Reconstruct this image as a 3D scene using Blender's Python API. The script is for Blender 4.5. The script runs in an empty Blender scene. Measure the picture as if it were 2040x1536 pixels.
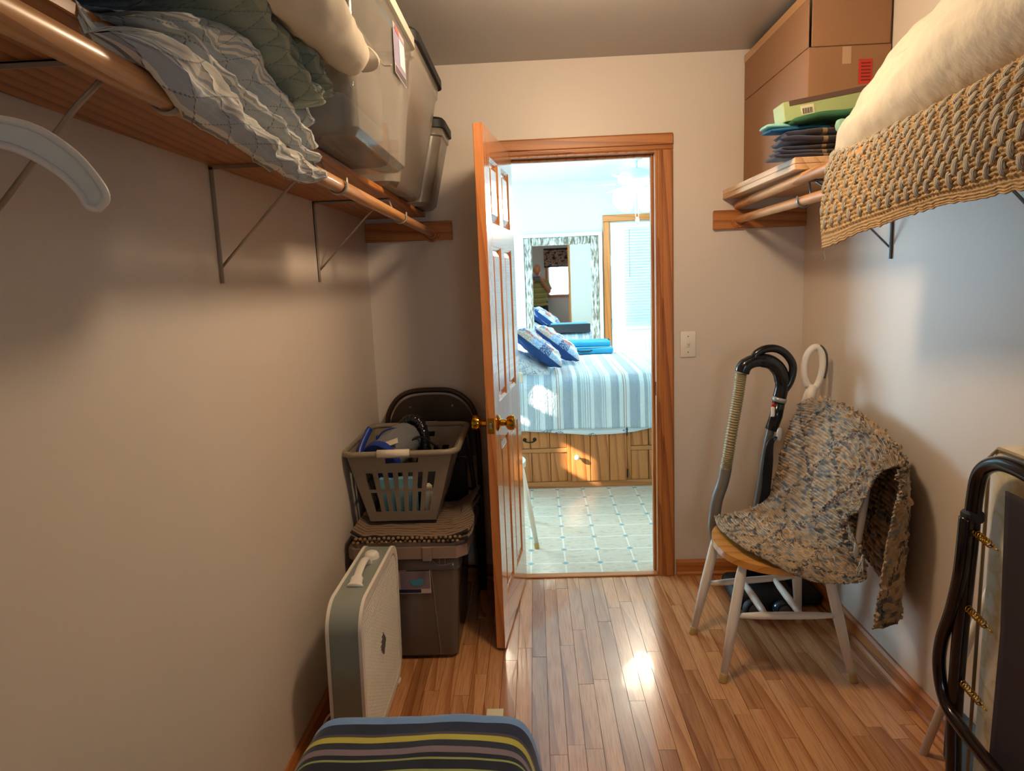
import bpy, bmesh, math, random
from mathutils import Vector, Matrix, noise
from math import pi, sin, cos, radians
random.seed(7)
C = bpy.context.scene.collection
V = Vector
# ------------------------------------------------------------------ camera, world, lights, exposure
CAMH = 1.474
cam_d = bpy.data.cameras.new('camera'); cam = bpy.data.objects.new('camera', cam_d); C.objects.link(cam)
cam_d.sensor_fit = 'HORIZONTAL'; cam_d.sensor_width = 36.0; cam_d.lens = 36.0*1365.14/2040
cam_d.clip_start = 0.02
yaw, pitch, roll = -0.0369, 0.1535, -0.0404
fwd = V((sin(yaw)*cos(pitch), cos(yaw)*cos(pitch), -sin(pitch)))
rt = V((cos(yaw), -sin(yaw), 0)); up = rt.cross(fwd)
r2 = cos(roll)*rt + sin(roll)*up; u2 = -sin(roll)*rt + cos(roll)*up
m = Matrix((r2, u2, -fwd)).transposed().to_4x4(); m.translation = V((0, 0, CAMH)); cam.matrix_world = m
bpy.context.scene.camera = cam
sc = bpy.context.scene
sc.view_settings.view_transform = 'Standard'
try: sc.view_settings.look = 'None'
except Exception: pass
sc.view_settings.gamma = 1.0; sc.view_settings.exposure = 0.0; sc.view_settings.use_curve_mapping = False
w = bpy.data.worlds.new('sky'); sc.world = w; w.use_nodes = True
bg = w.node_tree.nodes['Background']; bg.inputs[0].default_value = (0.50, 0.88, 0.90, 1); bg.inputs[1].default_value = 1.0

def area(name, loc, target, sx, sy, power, col, spread=180):
    l = bpy.data.lights.new(name, 'AREA'); l.shape = 'RECTANGLE'; l.size = sx; l.size_y = sy
    l.energy = power; l.color = col; l.spread = radians(spread)
    o = bpy.data.objects.new(name, l); C.objects.link(o); o.location = loc
    o.rotation_euler = (V(target)-V(loc)).to_track_quat('-Z', 'Y').to_euler(); return o
# daylight through the bedroom's side window and the closet's rear window
area('daylight_side_window', (-2.34, 5.75, 1.45), (0, 5.75, 1.40), 1.7, 1.2, 225, (0.50, 0.78, 1.0))
area('daylight_rear_window', (0.62, -1.34, 1.45), (0.62, 1, 1.35), 0.75, 0.9, 22, (0.66, 0.82, 1.0))
area('daylight_bedroom_right', (2.86, 5.3, 1.5), (0, 5.3, 1.2), 1.2, 1.1, 22, (0.55, 0.85, 1.0))
sun_d = bpy.data.lights.new('sun', 'SUN'); sun_d.energy = 30; sun_d.angle = radians(0.6); sun_d.color = (1.0, 0.90, 0.72)
sun = bpy.data.objects.new('sun', sun_d); C.objects.link(sun); sun.location = (-4, 2, 4)
sun.rotation_euler = V((.8, .3, -.45)).to_track_quat('-Z', 'Y').to_euler()
def point(name, loc, power, col, r=.05):
    l = bpy.data.lights.new(name, 'POINT'); l.energy = power; l.color = col; l.shadow_soft_size = r
    o = bpy.data.objects.new(name, l); C.objects.link(o); o.location = loc; return o
WARM = (1.0, 0.75, 0.50)
point('closet_lamp', (.23, 1.95, 2.24), 38, WARM, .09)

# ------------------------------------------------------------------ helpers: colours and materials
def lin(h):
    if isinstance(h, (tuple, list)): return tuple(h)[:3]+(1.0,)
    h = h.lstrip('#'); c = [int(h[i:i+2], 16)/255 for i in (0, 2, 4)]
    return tuple(x/12.92 if x <= .04045 else ((x+.055)/1.055)**2.4 for x in c)+(1.0,)
class T:
    def __init__(s, name):
        s.m = bpy.data.materials.new(name); s.m.use_nodes = True; s.t = s.m.node_tree
        s.b = s.t.nodes['Principled BSDF']; s.out = s.t.nodes['Material Output']
    def n(s, kind, ins=None, **props):
        nd = s.t.nodes.new('ShaderNode'+kind)
        for k, v in props.items(): setattr(nd, k, v)
        for k, v in (ins or {}).items(): s.set(nd.inputs[k], v)
        return nd
    def set(s, sock, v):
        if isinstance(v, bpy.types.NodeSocket): s.t.links.new(v, sock)
        elif isinstance(v, bpy.types.Node): s.t.links.new(v.outputs[0], sock)
        else:
            if isinstance(v, str): v = lin(v)
            sock.default_value = v
    def bs(s, **k):
        names = dict(col='Base Color', rough='Roughness', metal='Metallic', spec='Specular IOR Level', normal='Normal', alpha='Alpha', sheen='Sheen Weight', emis='Emission Color', es='Emission Strength', trans='Transmission Weight', coat='Coat Weight', ior='IOR', sss='Subsurface Weight')
        for a, v in k.items(): s.set(s.b.inputs[names[a]], v)
    def math(s, op, a, b=None, c=None, clamp=False):
        nd = s.t.nodes.new('ShaderNodeMath'); nd.operation = op; nd.use_clamp = clamp
        s.set(nd.inputs[0], a)
        if b is not None: s.set(nd.inputs[1], b)
        if c is not None: s.set(nd.inputs[2], c)
        return nd.outputs[0]
    def mix(s, f, a, b, mode='MIX'):
        nd = s.t.nodes.new('ShaderNodeMix'); nd.data_type = 'RGBA'; nd.blend_type = mode
        s.set(nd.inputs[0], f); s.set(nd.inputs[6], lin(a) if isinstance(a, (str, tuple)) else a); s.set(nd.inputs[7], lin(b) if isinstance(b, (str, tuple)) else b)
        return nd.outputs[2]
    def ramp(s, f, stops, interp='LINEAR'):
        nd = s.t.nodes.new('ShaderNodeValToRGB'); s.set(nd.inputs[0], f); r = nd.color_ramp; r.interpolation = interp
        while len(r.elements) < len(stops): r.elements.new(.5)
        for e, (p, c) in zip(r.elements, stops): e.position = p; e.color = lin(c)
        return nd.outputs[0]
    def bump(s, h, strength=.3, dist=.002):
        s.bs(normal=s.n('Bump', {'Height': h, 'Strength': strength, 'Distance': dist}).outputs[0])
def plain(name, col, rough=.5, metal=0, var=0, vs=8, bump=0, bs=60, **k):
    t = T(name); c = lin(col)
    co = t.n('TexCoord').outputs['Object']
    if var:
        nz = t.n('TexNoise', {'Vector': co, 'Scale': vs, 'Detail': 4})
        c = t.mix(nz, tuple(x*(1-var) for x in c[:3]), tuple(min(1, x*(1+var)) for x in c[:3]))
    t.bs(col=c, rough=rough, metal=metal, **k)
    if bump: t.bump(t.n('TexNoise', {'Vector': co, 'Scale': bs, 'Detail': 3}).outputs[0], bump, .003)
    return t.m
def wood(name, dark, light, axis='Y', bands=16, rough=.35, tone=.0, rnd=True, coat=0, dist=5.0, pore=.25):
    t = T(name); pos = t.n('NewGeometry').outputs['Position']
    if rnd:
        ri = t.n('ObjectInfo').outputs['Random']
        off = t.n('CombineXYZ', {0: t.math('MULTIPLY', ri, 37.), 1: t.math('MULTIPLY', ri, 91.), 2: t.math('MULTIPLY', ri, 53.)})
        pos = t.n('VectorMath', {0: pos, 1: off}, operation='ADD').outputs[0]
    s = [1, 1, 1]; s['XYZ'.index(axis)] = .07
    p = t.n('VectorMath', {0: pos, 1: tuple(s)}, operation='MULTIPLY').outputs[0]
    wv = t.n('TexWave', {'Vector': p, 'Scale': bands, 'Distortion': dist, 'Detail': 2.5, 'Detail Scale': .55, 'Detail Roughness': .6}, bands_direction='DIAGONAL', wave_profile='SAW').outputs[1]
    f = [260, 260, 260]; f['XYZ'.index(axis)] = 9
    q = t.n('VectorMath', {0: pos, 1: tuple(f)}, operation='MULTIPLY').outputs[0]
    pn = t.n('TexNoise', {'Vector': q, 'Scale': 1, 'Detail': 2}).outputs[0]
    big = t.n('TexNoise', {'Vector': p, 'Scale': 9, 'Detail': 2}).outputs[0]
    g = t.math('MULTIPLY_ADD', wv, .55, t.math('MULTIPLY', big, .45))
    col = t.ramp(g, [(.2, light), (.55, light), (.85, dark)])
    col = t.mix(t.math('MULTIPLY', t.ramp(pn, [(.35, '#ffffff'), (.55, '#000000')]), pore), col, dark)
    if tone:
        ri = t.n('ObjectInfo').outputs['Random']
        tn = t.ramp(ri, [(0, (1-tone, 1-1.25*tone, 1-1.5*tone)), (.35, (1.0, .97, .93)), (.7, (1+tone*.3, 1+tone*.25, 1+tone*.1)), (1, (1-tone*.4, 1-tone*.62, 1-tone*.8))])
        col = t.mix(1.0, col, tn, 'MULTIPLY')
    t.bs(col=col, rough=rough, coat=coat)
    t.bump(g, .08, .001); return t.m
def uvsock(t):
    uv = t.n('UVMap').outputs[0]; s = t.n('SeparateXYZ', {0: uv}); return uv, s.outputs[0], s.outputs[1]
def stripes(name, stops, freq=1., coord=0, rough=.9, weave=300, wb=.3, stitch=None, var=.12, phase=0):
    t = T(name); uv, u, v = uvsock(t); x = (u, v)[coord]
    f = t.math('FRACT', t.math('MULTIPLY_ADD', x, freq, phase))
    c = t.ramp(f, stops, 'CONSTANT')
    nz = t.n('TexNoise', {'Vector': uv, 'Scale': weave, 'Detail': 2}).outputs[0]
    c = t.mix(t.math('MULTIPLY', nz, var*2), c, (.05, .05, .05))
    h = nz
    if stitch:                       # quilting seams: dimples along a diamond grid
        a = t.math('PINGPONG', t.math('ADD', t.math('MULTIPLY', u, stitch), t.math('MULTIPLY', v, stitch)), .5)
        b = t.math('PINGPONG', t.math('SUBTRACT', t.math('MULTIPLY', u, stitch), t.math('MULTIPLY', v, stitch)), .5)
        mn = t.math('MINIMUM', a, b)
        ln = t.math('LESS_THAN', mn, .022)
        dash = t.math('GREATER_THAN', t.math('FRACT', t.math('MULTIPLY', t.math('ADD', u, t.math('MULTIPLY', v, .37)), stitch*14)), .5)
        c = t.mix(t.math('MULTIPLY', t.math('MULTIPLY', ln, dash), .7), c, '#4a5260')
        h = t.math('MULTIPLY_ADD', t.math('POWER', mn, .5), 3., t.math('MULTIPLY', nz, .25))
    t.bs(col=c, rough=rough, sheen=.2, spec=.2); t.bump(h, wb, .004); return t.m
def glassy(name, col, a=.5, rough=.15, haze=.3):
    """thin translucent plastic: part clear, part tinted body"""
    t = T(name); nz = t.n('TexNoise', {'Vector': t.n('TexCoord').outputs['Object'], 'Scale': 5, 'Detail': 3}).outputs[0]
    t.bs(col=lin(col), rough=rough, spec=.6)
    tr = t.n('BsdfTransparent', {'Color': (.92, .92, .92, 1)})
    mx = t.n('MixShader', {0: t.math('MULTIPLY_ADD', nz, haze, a-haze/2, clamp=True), 1: tr.outputs[0], 2: t.b.outputs[0]})
    t.t.links.new(mx.outputs[0], t.out.inputs[0]); return t.m

# ------------------------------------------------------------------ helpers: geometry
ORI = {}
class B:
    def __init__(s): s.bm = bmesh.new(); s.uv = s.bm.loops.layers.uv.new('UVMap')
    def _tf(s, vs, mat):
        if mat is not None: bmesh.ops.transform(s.bm, matrix=mat, verts=vs)
    def box(s, a, b, bev=0, mat=None, seg=1, taper=None):
        a = V(a); b = V(b); r = bmesh.ops.create_cube(s.bm, size=1)['verts']; c = (a+b)/2; d = b-a
        for v in r: v.co = V((c.x+v.co.x*abs(d.x), c.y+v.co.y*abs(d.y), c.z+v.co.z*abs(d.z)))
        if taper:
            zb = min(a.z, b.z)+1e-6
            for v in r:
                if v.co.z <= zb: v.co.x = c.x+(v.co.x-c.x)*taper[0]; v.co.y = c.y+(v.co.y-c.y)*taper[1]
        if bev:
            es = list({e for v in r for e in v.link_edges})
            g = bmesh.ops.bevel(s.bm, geom=es, offset=bev, segments=seg, profile=.5, affect='EDGES')
            r = list({v for f in g['faces'] for v in f.verts}|{v for v in r if v.is_valid})
        s._tf(r, mat); return s
    def quadbox(s, pts8):
        vs = [s.bm.verts.new(p) for p in pts8]
        for f in ((0, 3, 2, 1), (4, 5, 6, 7), (0, 1, 5, 4), (1, 2, 6, 5), (2, 3, 7, 6), (3, 0, 4, 7)): s.bm.faces.new([vs[i] for i in f])
        return s
    def cyl(s, p0, p1, r0, r1=None, n=16, mat=None): return s.tube([p0, p1], [r0, r0 if r1 is None else r1], n, mat=mat)
    def tube(s, pts, rad, n=12, closed=False, mat=None, flat=1.0, cap=True):
        pts = [V(p) for p in pts]; k = len(pts)
        if not isinstance(rad, (list, tuple)): rad = [rad]*k
        rings = []; prev = None
        for i, p in enumerate(pts):
            if closed: d = pts[(i+1) % k]-pts[i-1]
            else: d = pts[min(i+1, k-1)]-pts[max(i-1, 0)]
            d.normalize()
            if prev is None:
                x = V((0, 0, 1)).cross(d)
                if x.length < .1: x = V((1, 0, 0)).cross(d)
                x.normalize()
            else: x = (prev-d*prev.dot(d)).normalized()
            prev = x; y = d.cross(x)
            rings.append([s.bm.verts.new(p+(x*cos(2*pi*j/n)+y*sin(2*pi*j/n)*flat)*rad[i]) for j in range(n)])
        for i in range(k if closed else k-1):
            A = rings[i]; Bq = rings[(i+1) % k]
            for j in range(n):
                f = s.bm.faces.new((A[j], A[(j+1) % n], Bq[(j+1) % n], Bq[j]))
                for l, (uu, vv) in zip(f.loops, ((j/n, i/(k-1 or 1)), ((j+1)/n, i/(k-1 or 1)), ((j+1)/n, (i+1)/(k-1 or 1)), (j/n, (i+1)/(k-1 or 1)))): l[s.uv].uv = (uu, vv)
        if not closed and cap:
            s.bm.faces.new(rings[0][::-1]); s.bm.faces.new(rings[-1])
        vs = [v for r in rings for v in r]; s._tf(vs, mat); return s
    def lathe(s, prof, c=(0, 0, 0), n=24, mat=None, axis=None):
        rings = []
        for r, z in prof: rings.append([s.bm.verts.new((r*cos(2*pi*j/n), r*sin(2*pi*j/n), z)) for j in range(n)])
        for i in range(len(prof)-1):
            for j in range(n): s.bm.faces.new((rings[i][j], rings[i][(j+1) % n], rings[i+1][(j+1) % n], rings[i+1][j]))
        s.bm.faces.new(rings[0][::-1]); s.bm.faces.new(rings[-1])
        M4 = Matrix.Translation(V(c))
        if axis is not None: M4 = M4 @ V(axis).to_track_quat('Z', 'Y').to_matrix().to_4x4()
        s._tf([v for r in rings for v in r], M4); return s
    def ball(s, c, r, n=12, mat=None):
        q = bmesh.ops.create_uvsphere(s.bm, u_segments=n, v_segments=max(6, n//2), radius=1)['verts']
        r = V(r) if isinstance(r, (tuple, list)) else V((r, r, r))
        for v in q: v.co = V((c[0]+v.co.x*r.x, c[1]+v.co.y*r.y, c[2]+v.co.z*r.z))
        s._tf(q, mat); return s
    def prism(s, poly, d, axis='Z', at=0.):
        """extrude a 2D outline along an axis from at to at+d"""
        def P(a, b, h): return {'Z': (a, b, h), 'X': (h, a, b), 'Y': (a, h, b)}[axis]
        A = [s.bm.verts.new(P(a, b, at)) for a, b in poly]; Bq = [s.bm.verts.new(P(a, b, at+d)) for a, b in poly]
        n = len(poly); s.bm.faces.new(A); s.bm.faces.new(Bq[::-1])
        for i in range(n): s.bm.faces.new((A[i], Bq[i], Bq[(i+1) % n], A[(i+1) % n]))
        return s
    def grid(s, fn, nu, nv, su=1., sv=1., wrapu=False):
        g = [[s.bm.verts.new(fn(i/nu, j/nv)) for j in range(nv+1)] for i in range(nu if wrapu else nu+1)]
        for i in range(nu):
            for j in range(nv):
                i2 = (i+1) % nu if wrapu else i+1
                f = s.bm.faces.new((g[i][j], g[i2][j], g[i2][j+1], g[i][j+1]))
                for l, (a, b) in zip(f.loops, ((i, j), (i+1, j), (i+1, j+1), (i, j+1))): l[s.uv].uv = (a/nu*su, b/nv*sv)
        return g
    def obj(s, name, mat=None, parent=None, smooth=False, solid=0, origin=None, autos=False, boxuv=False):
        bmesh.ops.recalc_face_normals(s.bm, faces=s.bm.faces)
        if solid:
            pass
        if parent is None:
            if origin is None:
                xs = [v.co for v in s.bm.verts]
                origin = V(((min(v.x for v in xs)+max(v.x for v in xs))/2, (min(v.y for v in xs)+max(v.y for v in xs))/2, min(v.z for v in xs)))
            o0 = V(origin)
        else: o0 = ORI[parent.name]
        for v in s.bm.verts: v.co -= o0
        me = bpy.data.meshes.new(name); s.bm.to_mesh(me); s.bm.free()
        if mat is not None:
            for mm in (mat if isinstance(mat, (list, tuple)) else [mat]): me.materials.append(mm)
        if smooth or autos:
            for p in me.polygons: p.use_smooth = True
        if autos:
            try: me.set_sharp_from_angle(angle=radians(38))
            except Exception: pass
        o = bpy.data.objects.new(name, me); C.objects.link(o)
        if parent is None: o.location = o0
        else: o.parent = parent
        ORI[o.name] = o0
        if solid:
            md = o.modifiers.new('thickness', 'SOLIDIFY'); md.thickness = solid; md.offset = 0
        return o
def thing(name, loc, label=None, cat=None, group=None, kind=None):
    o = bpy.data.objects.new(name, None); C.objects.link(o); o.location = loc; o.empty_display_size = .05
    ORI[o.name] = V(loc); return tag(o, label, cat, group, kind)
def tag(o, label=None, cat=None, group=None, kind=None):
    if label: o['label'] = label
    if cat: o['category'] = cat
    if group: o['group'] = group
    if kind: o['kind'] = kind
    return o
def struct(o, label=None): return tag(o, label, None, None, 'structure')
def spl(pts, n):
    """catmull-rom through points -> n+1 samples"""
    pts = [V(p) for p in pts]; k = len(pts)-1; out = []
    for i in range(n+1):
        t = i/n*k; a = min(int(t), k-1); f = t-a
        p0 = pts[max(a-1, 0)]; p1 = pts[a]; p2 = pts[a+1]; p3 = pts[min(a+2, k)]
        out.append(.5*((2*p1)+(p2-p0)*f+(2*p0-5*p1+4*p2-p3)*f*f+(3*p1-p0-3*p2+p3)*f**3))
    return out
def surf(rows):
    """returns fn(u,v) over a control grid rows[u][v]"""
    R = [[V(p) for p in r] for r in rows]
    def cr(p, t):
        k = len(p)-1; t = min(max(t, 0), .99999)*k; a = int(t); f = t-a
        p0 = p[max(a-1, 0)]; p1 = p[a]; p2 = p[a+1]; p3 = p[min(a+2, k)]
        return .5*((2*p1)+(p2-p0)*f+(2*p0-5*p1+4*p2-p3)*f*f+(3*p1-p0-3*p2+p3)*f**3)
    return lambda u, v: cr([cr(r, v) for r in R], u)
def nz(x, y=0, z=0): return noise.noise(V((x, y, z)))
def lerp(pts, x):
    """piecewise-linear through (x,y) pairs sorted by x"""
    if x <= pts[0][0]: return pts[0][1]
    for (a, b), (c, d) in zip(pts, pts[1:]):
        if x <= c: return b+(d-b)*(x-a)/(c-a)
    return pts[-1][1]
def text(name, s, size, loc, rot, mat, parent, ext=.0003, align='CENTER'):
    cu = bpy.data.curves.new(name, 'FONT'); cu.body = s; cu.size = size; cu.extrude = ext; cu.align_x = align; cu.align_y = 'CENTER'
    o = bpy.data.objects.new(name+'_tmp', cu); C.objects.link(o)
    dg = bpy.context.evaluated_depsgraph_get(); me = bpy.data.meshes.new_from_object(o.evaluated_get(dg))
    bpy.data.objects.remove(o); me.materials.clear(); me.materials.append(mat)
    me.transform(Matrix.Translation(V(loc)-ORI[parent.name]) @ rot)
    t = bpy.data.objects.new(name, me); C.objects.link(t); t.parent = parent; ORI[t.name] = ORI[parent.name]; return t

# ------------------------------------------------------------------ materials
def wallmat(name, col, rough=.42):
    t = T(name); pos = t.n('NewGeometry').outputs['Position']
    n1 = t.n('TexNoise', {'Vector': pos, 'Scale': 1.3, 'Detail': 4}).outputs[0]
    n2 = t.n('TexNoise', {'Vector': pos, 'Scale': 180, 'Detail': 3}).outputs[0]
    c = lin(col); t.bs(col=t.mix(n1, tuple(x*.95 for x in c[:3]), tuple(min(1, x*1.03) for x in c[:3])), rough=rough, spec=.4)
    t.bump(n2, .06, .001); return t.m
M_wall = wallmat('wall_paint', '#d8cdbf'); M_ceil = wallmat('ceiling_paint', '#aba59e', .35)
M_wallb = wallmat('bedroom_wall_paint', '#c6dfe2', .6)
M_oak = {}
for ax in 'XYZ':
    M_oak[ax] = wood('oak_trim_'+ax, '#8a4a1c', '#b97636', ax, 14, .42, coat=.0, rnd=False)
M_floor = wood('oak_floor_plank', '#9c6038', '#cf9a6c', 'Y', 7, .24, tone=.36, coat=.35, dist=9, pore=.45)
M_sub = plain('dark_joint', '#4a2c16', .8)
M_shelf = wood('pine_shelf', '#7c4218', '#b87536', 'Y', 22, .38, rnd=False, dist=2.5)
M_shelfR = wood('light_pine_shelf', '#b98a5c', '#dcb88e', 'Y', 12, .4, rnd=False)
M_pole = wood('oak_pole', '#96602f', '#c9935c', 'Y', 12, .36, rnd=False, coat=.1)
M_door = {ax: wood('fir_door_'+ax, '#a05a28', '#c8814a', ax, 12, .22, rnd=True, coat=.5, dist=3) for ax in 'YZ'}
M_pine = wood('knotty_pine_board', '#8a4a1e', '#c58046', 'Z', 10, .4, rnd=True, dist=7, tone=.15)
M_pineX = wood('pine_rail', '#9a5a2a', '#bc7c46', 'X', 10, .4, rnd=False)
M_bracket = plain('painted_steel_bracket', '#a99c8a', .35, .3)
M_gal = plain('grey_steel_bracket', '#7d8388', .35, .6)
M_brass = plain('polished_brass', '#c9952e', .16, 1)
M_white = plain('white_plastic', '#e9e3d6', .35)
M_whitep = plain('white_gloss_paint', '#e4dccb', .28, var=.04)
M_black = plain('black_gloss_plastic', '#16181c', .18)
M_blackm = plain('black_matte', '#121214', .6)
M_grey = plain('grey_metal_shell', '#8f968e', .4, .1)
M_chrome = plain('chrome', '#c8c8c8', .12, 1)
# mirror, emission etc
def emis(name, col, s):
    t = T(name); t.bs(col=lin(col), emis=lin(col), es=s, rough=.5); return t.m
M_globe = emis('lit_glass_shade', '#fff1d8', 14)
M_lampglass = emis('lit_ceiling_glass', '#ffe2b8', 5)
M_mirror = plain('mirror_glass', '#f4fbfb', .015, 1)

# ------------------------------------------------------------------ room shell
XL, XR, D, H = -.7687, 1.242, 3.23, 2.43
YB = -1.25
DW = .12                                   # partition thickness
OX0, OX1, OZ = -.118, .5661, 2.0146        # doorway
# floor with planks
fb = B().box((XL-.1, YB-.1, -.05), (XR+.1, D+.0, -.012)); floor = struct(fb.obj('floor', M_sub, origin=(0, 0, 0)), 'strip oak floor with a glossy finish')
pw = .0566; x = XL+.002; i = 0
starts = {}
x0p = -.0562
cols = [x0p+pw*k for k in range(-13, 24)]
for cx in cols:
    a = max(cx, XL); b = min(cx+pw, XR)
    if b-a < .006: continue
    y = YB+random.uniform(0, .9)
    y0 = YB
    while y0 < D-.001:
        y1 = min(y, D)
        if D-y1 < .12: y1 = D
        h = random.uniform(-.0004, .0003)
        if y1 > .7:
            q = B(); bb = .0007
            q.quadbox([(a+.0003, y0+.0003, -.014), (b-.0003, y0+.0003, -.014), (b-.0003, y1-.0003, -.014), (a+.0003, y1-.0003, -.014),
                       (a+bb, y0+bb, h), (b-bb, y0+bb, h), (b-bb, y1-bb, h), (a+bb, y1-bb, h)])
            q.obj('plank', M_floor, floor)
        y0 = y1; y = y1+random.choice((.32, .45, .6, .75, .9, 1.1))*random.uniform(.85, 1.15)
rear = B().box((XL, YB, -.013), (XR, .75, -.001)); rear.obj('rear_planking', M_floor, floor)
# walls
struct(B().box((XL-.1, YB-.1, 0), (XL, D+DW, H)).obj('wall_left', M_wall), 'cream painted left wall of the closet')
struct(B().box((XR, YB-.1, 0), (XR+.1, D+DW, H)).obj('wall_right', M_wall), 'cream painted right wall of the closet')
wb_ = B(); wb_.box((XL, D, 0), (OX0-.02, D+DW, H)); wb_.box((OX1+.02, D, 0), (XR, D+DW, H)); wb_.box((OX0-.02, D, OZ+.02), (OX1+.02, D+DW, H))
struct(wb_.obj('wall_back', M_wall, origin=(0, D, 0)), 'cream wall with the doorway')
WX0, WX1, WZ0, WZ1 = .33, .98, 1.10, 2.0
wf = B(); wf.box((XL, YB-.1, 0), (WX0, YB, H)); wf.box((WX1, YB-.1, 0), (XR, YB, H)); wf.box((WX0, YB-.1, 0), (WX1, YB, WZ0)); wf.box((WX0, YB-.1, WZ1), (WX1, YB, H))
struct(wf.obj('wall_front', wallmat('pale_blue_wall', '#c9d8ea', .6), origin=(0, YB, 0)), 'pale wall behind the camera with a window')
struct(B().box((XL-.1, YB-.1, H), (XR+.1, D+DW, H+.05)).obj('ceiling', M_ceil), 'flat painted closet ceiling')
# rear window (seen in the mirror)
wn = thing('window_1', ((WX0+WX1)/2, YB, WZ0), 'wood trimmed window behind the camera', kind='structure')
f = B(); t_ = .06
f.box((WX0-t_, YB-.02, WZ0-t_), (WX0, YB+.02, WZ1+t_)); f.box((WX1, YB-.02, WZ0-t_), (WX1+t_, YB+.02, WZ1+t_))
f.box((WX0, YB-.02, WZ0-t_), (WX1, YB+.03, WZ0)); f.box((WX0, YB-.02, WZ1), (WX1, YB+.02, WZ1+t_)); f.obj('window_frame', M_oak['Z'], wn)
f = B(); f.box((WX0, YB-.05, WZ0), (WX0+.035, YB-.02, WZ1)); f.box((WX1-.035, YB-.05, WZ0), (WX1, YB-.02, WZ1)); f.box((WX0, YB-.05, WZ1-.26), (WX1, YB-.02, WZ1-.225)); f.obj('sash', M_white, wn)
tg = T('window_glass'); tg.bs(col=(.8, .9, .95, 1), rough=.05, alpha=.12); B().box((WX0, YB-.04, WZ0), (WX1, YB-.036, WZ1)).obj('pane', tg.m, wn)
# baseboards
def base(name, a, b, h=.078, th=.014, lab=''):
    a = V(a); b = V(b); d = (b-a).normalized(); n = V((-d.y, d.x, 0))
    q = B(); prof = [(0, 0), (th+.012, 0), (th+.012, .012), (th+.004, .02), (th, .021), (th, h-.012), (th-.006, h), (0, h)]
    A = [q.bm.verts.new(a+n*p+V((0, 0, z))) for p, z in prof]; Z = [q.bm.verts.new(b+n*p+V((0, 0, z))) for p, z in prof]
    q.bm.faces.new(A); q.bm.faces.new(Z[::-1])
    for k in range(len(prof)): q.bm.faces.new((A[k], Z[k], Z[(k+1) % len(prof)], A[(k+1) % len(prof)]))
    return struct(q.obj(name, M_oak['Y' if abs(d.y) > .5 else 'X']), lab)
base('baseboard_left', (XL, D, 0), (XL, YB, 0), .095, lab='oak baseboard along the left wall')
base('baseboard_right', (XR, YB, 0), (XR, D, 0), lab='oak baseboard with shoe moulding along the right wall')
base('baseboard_back', (XR-.02, D, 0), (.655, D, 0), lab='oak baseboard right of the doorway')
base('baseboard_back', (-.20, D, 0), (XL+.02, D, 0), lab='oak baseboard in the dark behind the open door')
# door frame: jambs, stops, casing
jb = thing('trim_1', ((OX0+OX1)/2, D, 0), 'oak door frame and casing around the doorway', kind='structure')
q = B(); q.box((OX0-.02, D-.004, 0), (OX0, D+DW+.004, OZ+.02)); q.box((OX1, D-.004, 0), (OX1+.02, D+DW+.004, OZ+.02)); q.box((OX0, D-.004, OZ), (OX1, D+DW+.004, OZ+.02)); q.obj('jamb', M_oak['Z'], jb)
q = B(); q.box((OX1-.012, D+.045, 0), (OX1, D+.08, OZ), .003); q.box((OX0, D+.045, 0), (OX0+.012, D+.08, OZ), .003); q.box((OX0+.012, D+.045, OZ-.012), (OX1-.012, D+.08, OZ), .003); q.obj('door_stop', M_oak['Z'], jb)
cw = .072
def casing(x0, x1, z0, z1, ax, name='casing'):
    q = B()
    if ax == 'Z':
        s_ = 1 if x0 > .3 else -1; inner = x0 if s_ > 0 else x1
        q.box((x0, D-.012, z0), (x1, D, z1), .003); q.box((inner+s_*.02, D-.019, z0), (inner+s_*(cw-.004), D-.010, z1), .004)
        q.box((inner+s_*.004, D-.015, z0), (inner+s_*.012, D-.010, z1), .002)
    else:
        q.box((x0, D-.012, z0), (x1, D, z1), .003); q.box((x0, D-.019, z0+.02), (x1, D-.010, z1-.004), .004); q.box((x0, D-.015, z0+.004), (x1, D-.010, z0+.012), .002)
    q.obj(name, M_oak[ax], jb)
casing(OX1+.008, OX1+.008+cw, 0, OZ+.008, 'Z'); casing(OX0-.008-cw, OX0-.008, 0, OZ+.008, 'Z'); casing(OX0-.008-cw, OX1+.008+cw, OZ+.008, OZ+.008+cw, 'X')
B().box((OX1-.0015, D+.008, .90), (OX1+.001, D+.036, .965)).obj('strike_plate', M_brass, jb)
B().box((OX0, D-.01, -.001), (OX1, D+.035, .008), .003).obj('threshold', M_oak['X'], jb)

# ------------------------------------------------------------------ six panel door, standing open
HX, HY = OX0+.003, D-.012
la = V((-.1634, 2.5521)); hb = V((-.083, 3.222))
du = (la-hb); DL = du.length; du.normalize(); dn = V((du.y, -du.x))   # normal towards +X?
if dn.x < 0: dn = -dn
dr = thing('door_1', (HX, HY, 0), 'varnished six panel wooden door standing open', kind='structure')
def dp(u, t, z): p = hb+du*u+dn*t; return V((p.x, p.y, z))
def dbox(name, u0, u1, t0, t1, z0, z1, mat, bev=.0015, parent=None):
    q = B(); q.box((u0, t0, z0), (u1, t1, z1), bev)
    for v in q.bm.verts: v.co = dp(*v.co)
    return q.obj(name, mat, parent or dr)
TH = -.035; ZB, ZT = .012, 2.032
us = [0, .105, .295, .375, .565, DL]        # hinge stile, far panel, mullion, near panel, latch stile
zs = [ZB, .19, .835, 1.0, 1.60, 1.69, 1.93, ZT]
dbox('stile', us[0], us[1], TH, 0, ZB, ZT, M_door['Z']); dbox('stile', us[4], us[5], TH, 0, ZB, ZT, M_door['Z'])
for a, b in ((zs[0], zs[1]), (zs[2], zs[3]), (zs[4], zs[5]), (zs[6], zs[7])): dbox('rail', us[1], us[4], TH, 0, a, b, M_door['Y'])
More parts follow.
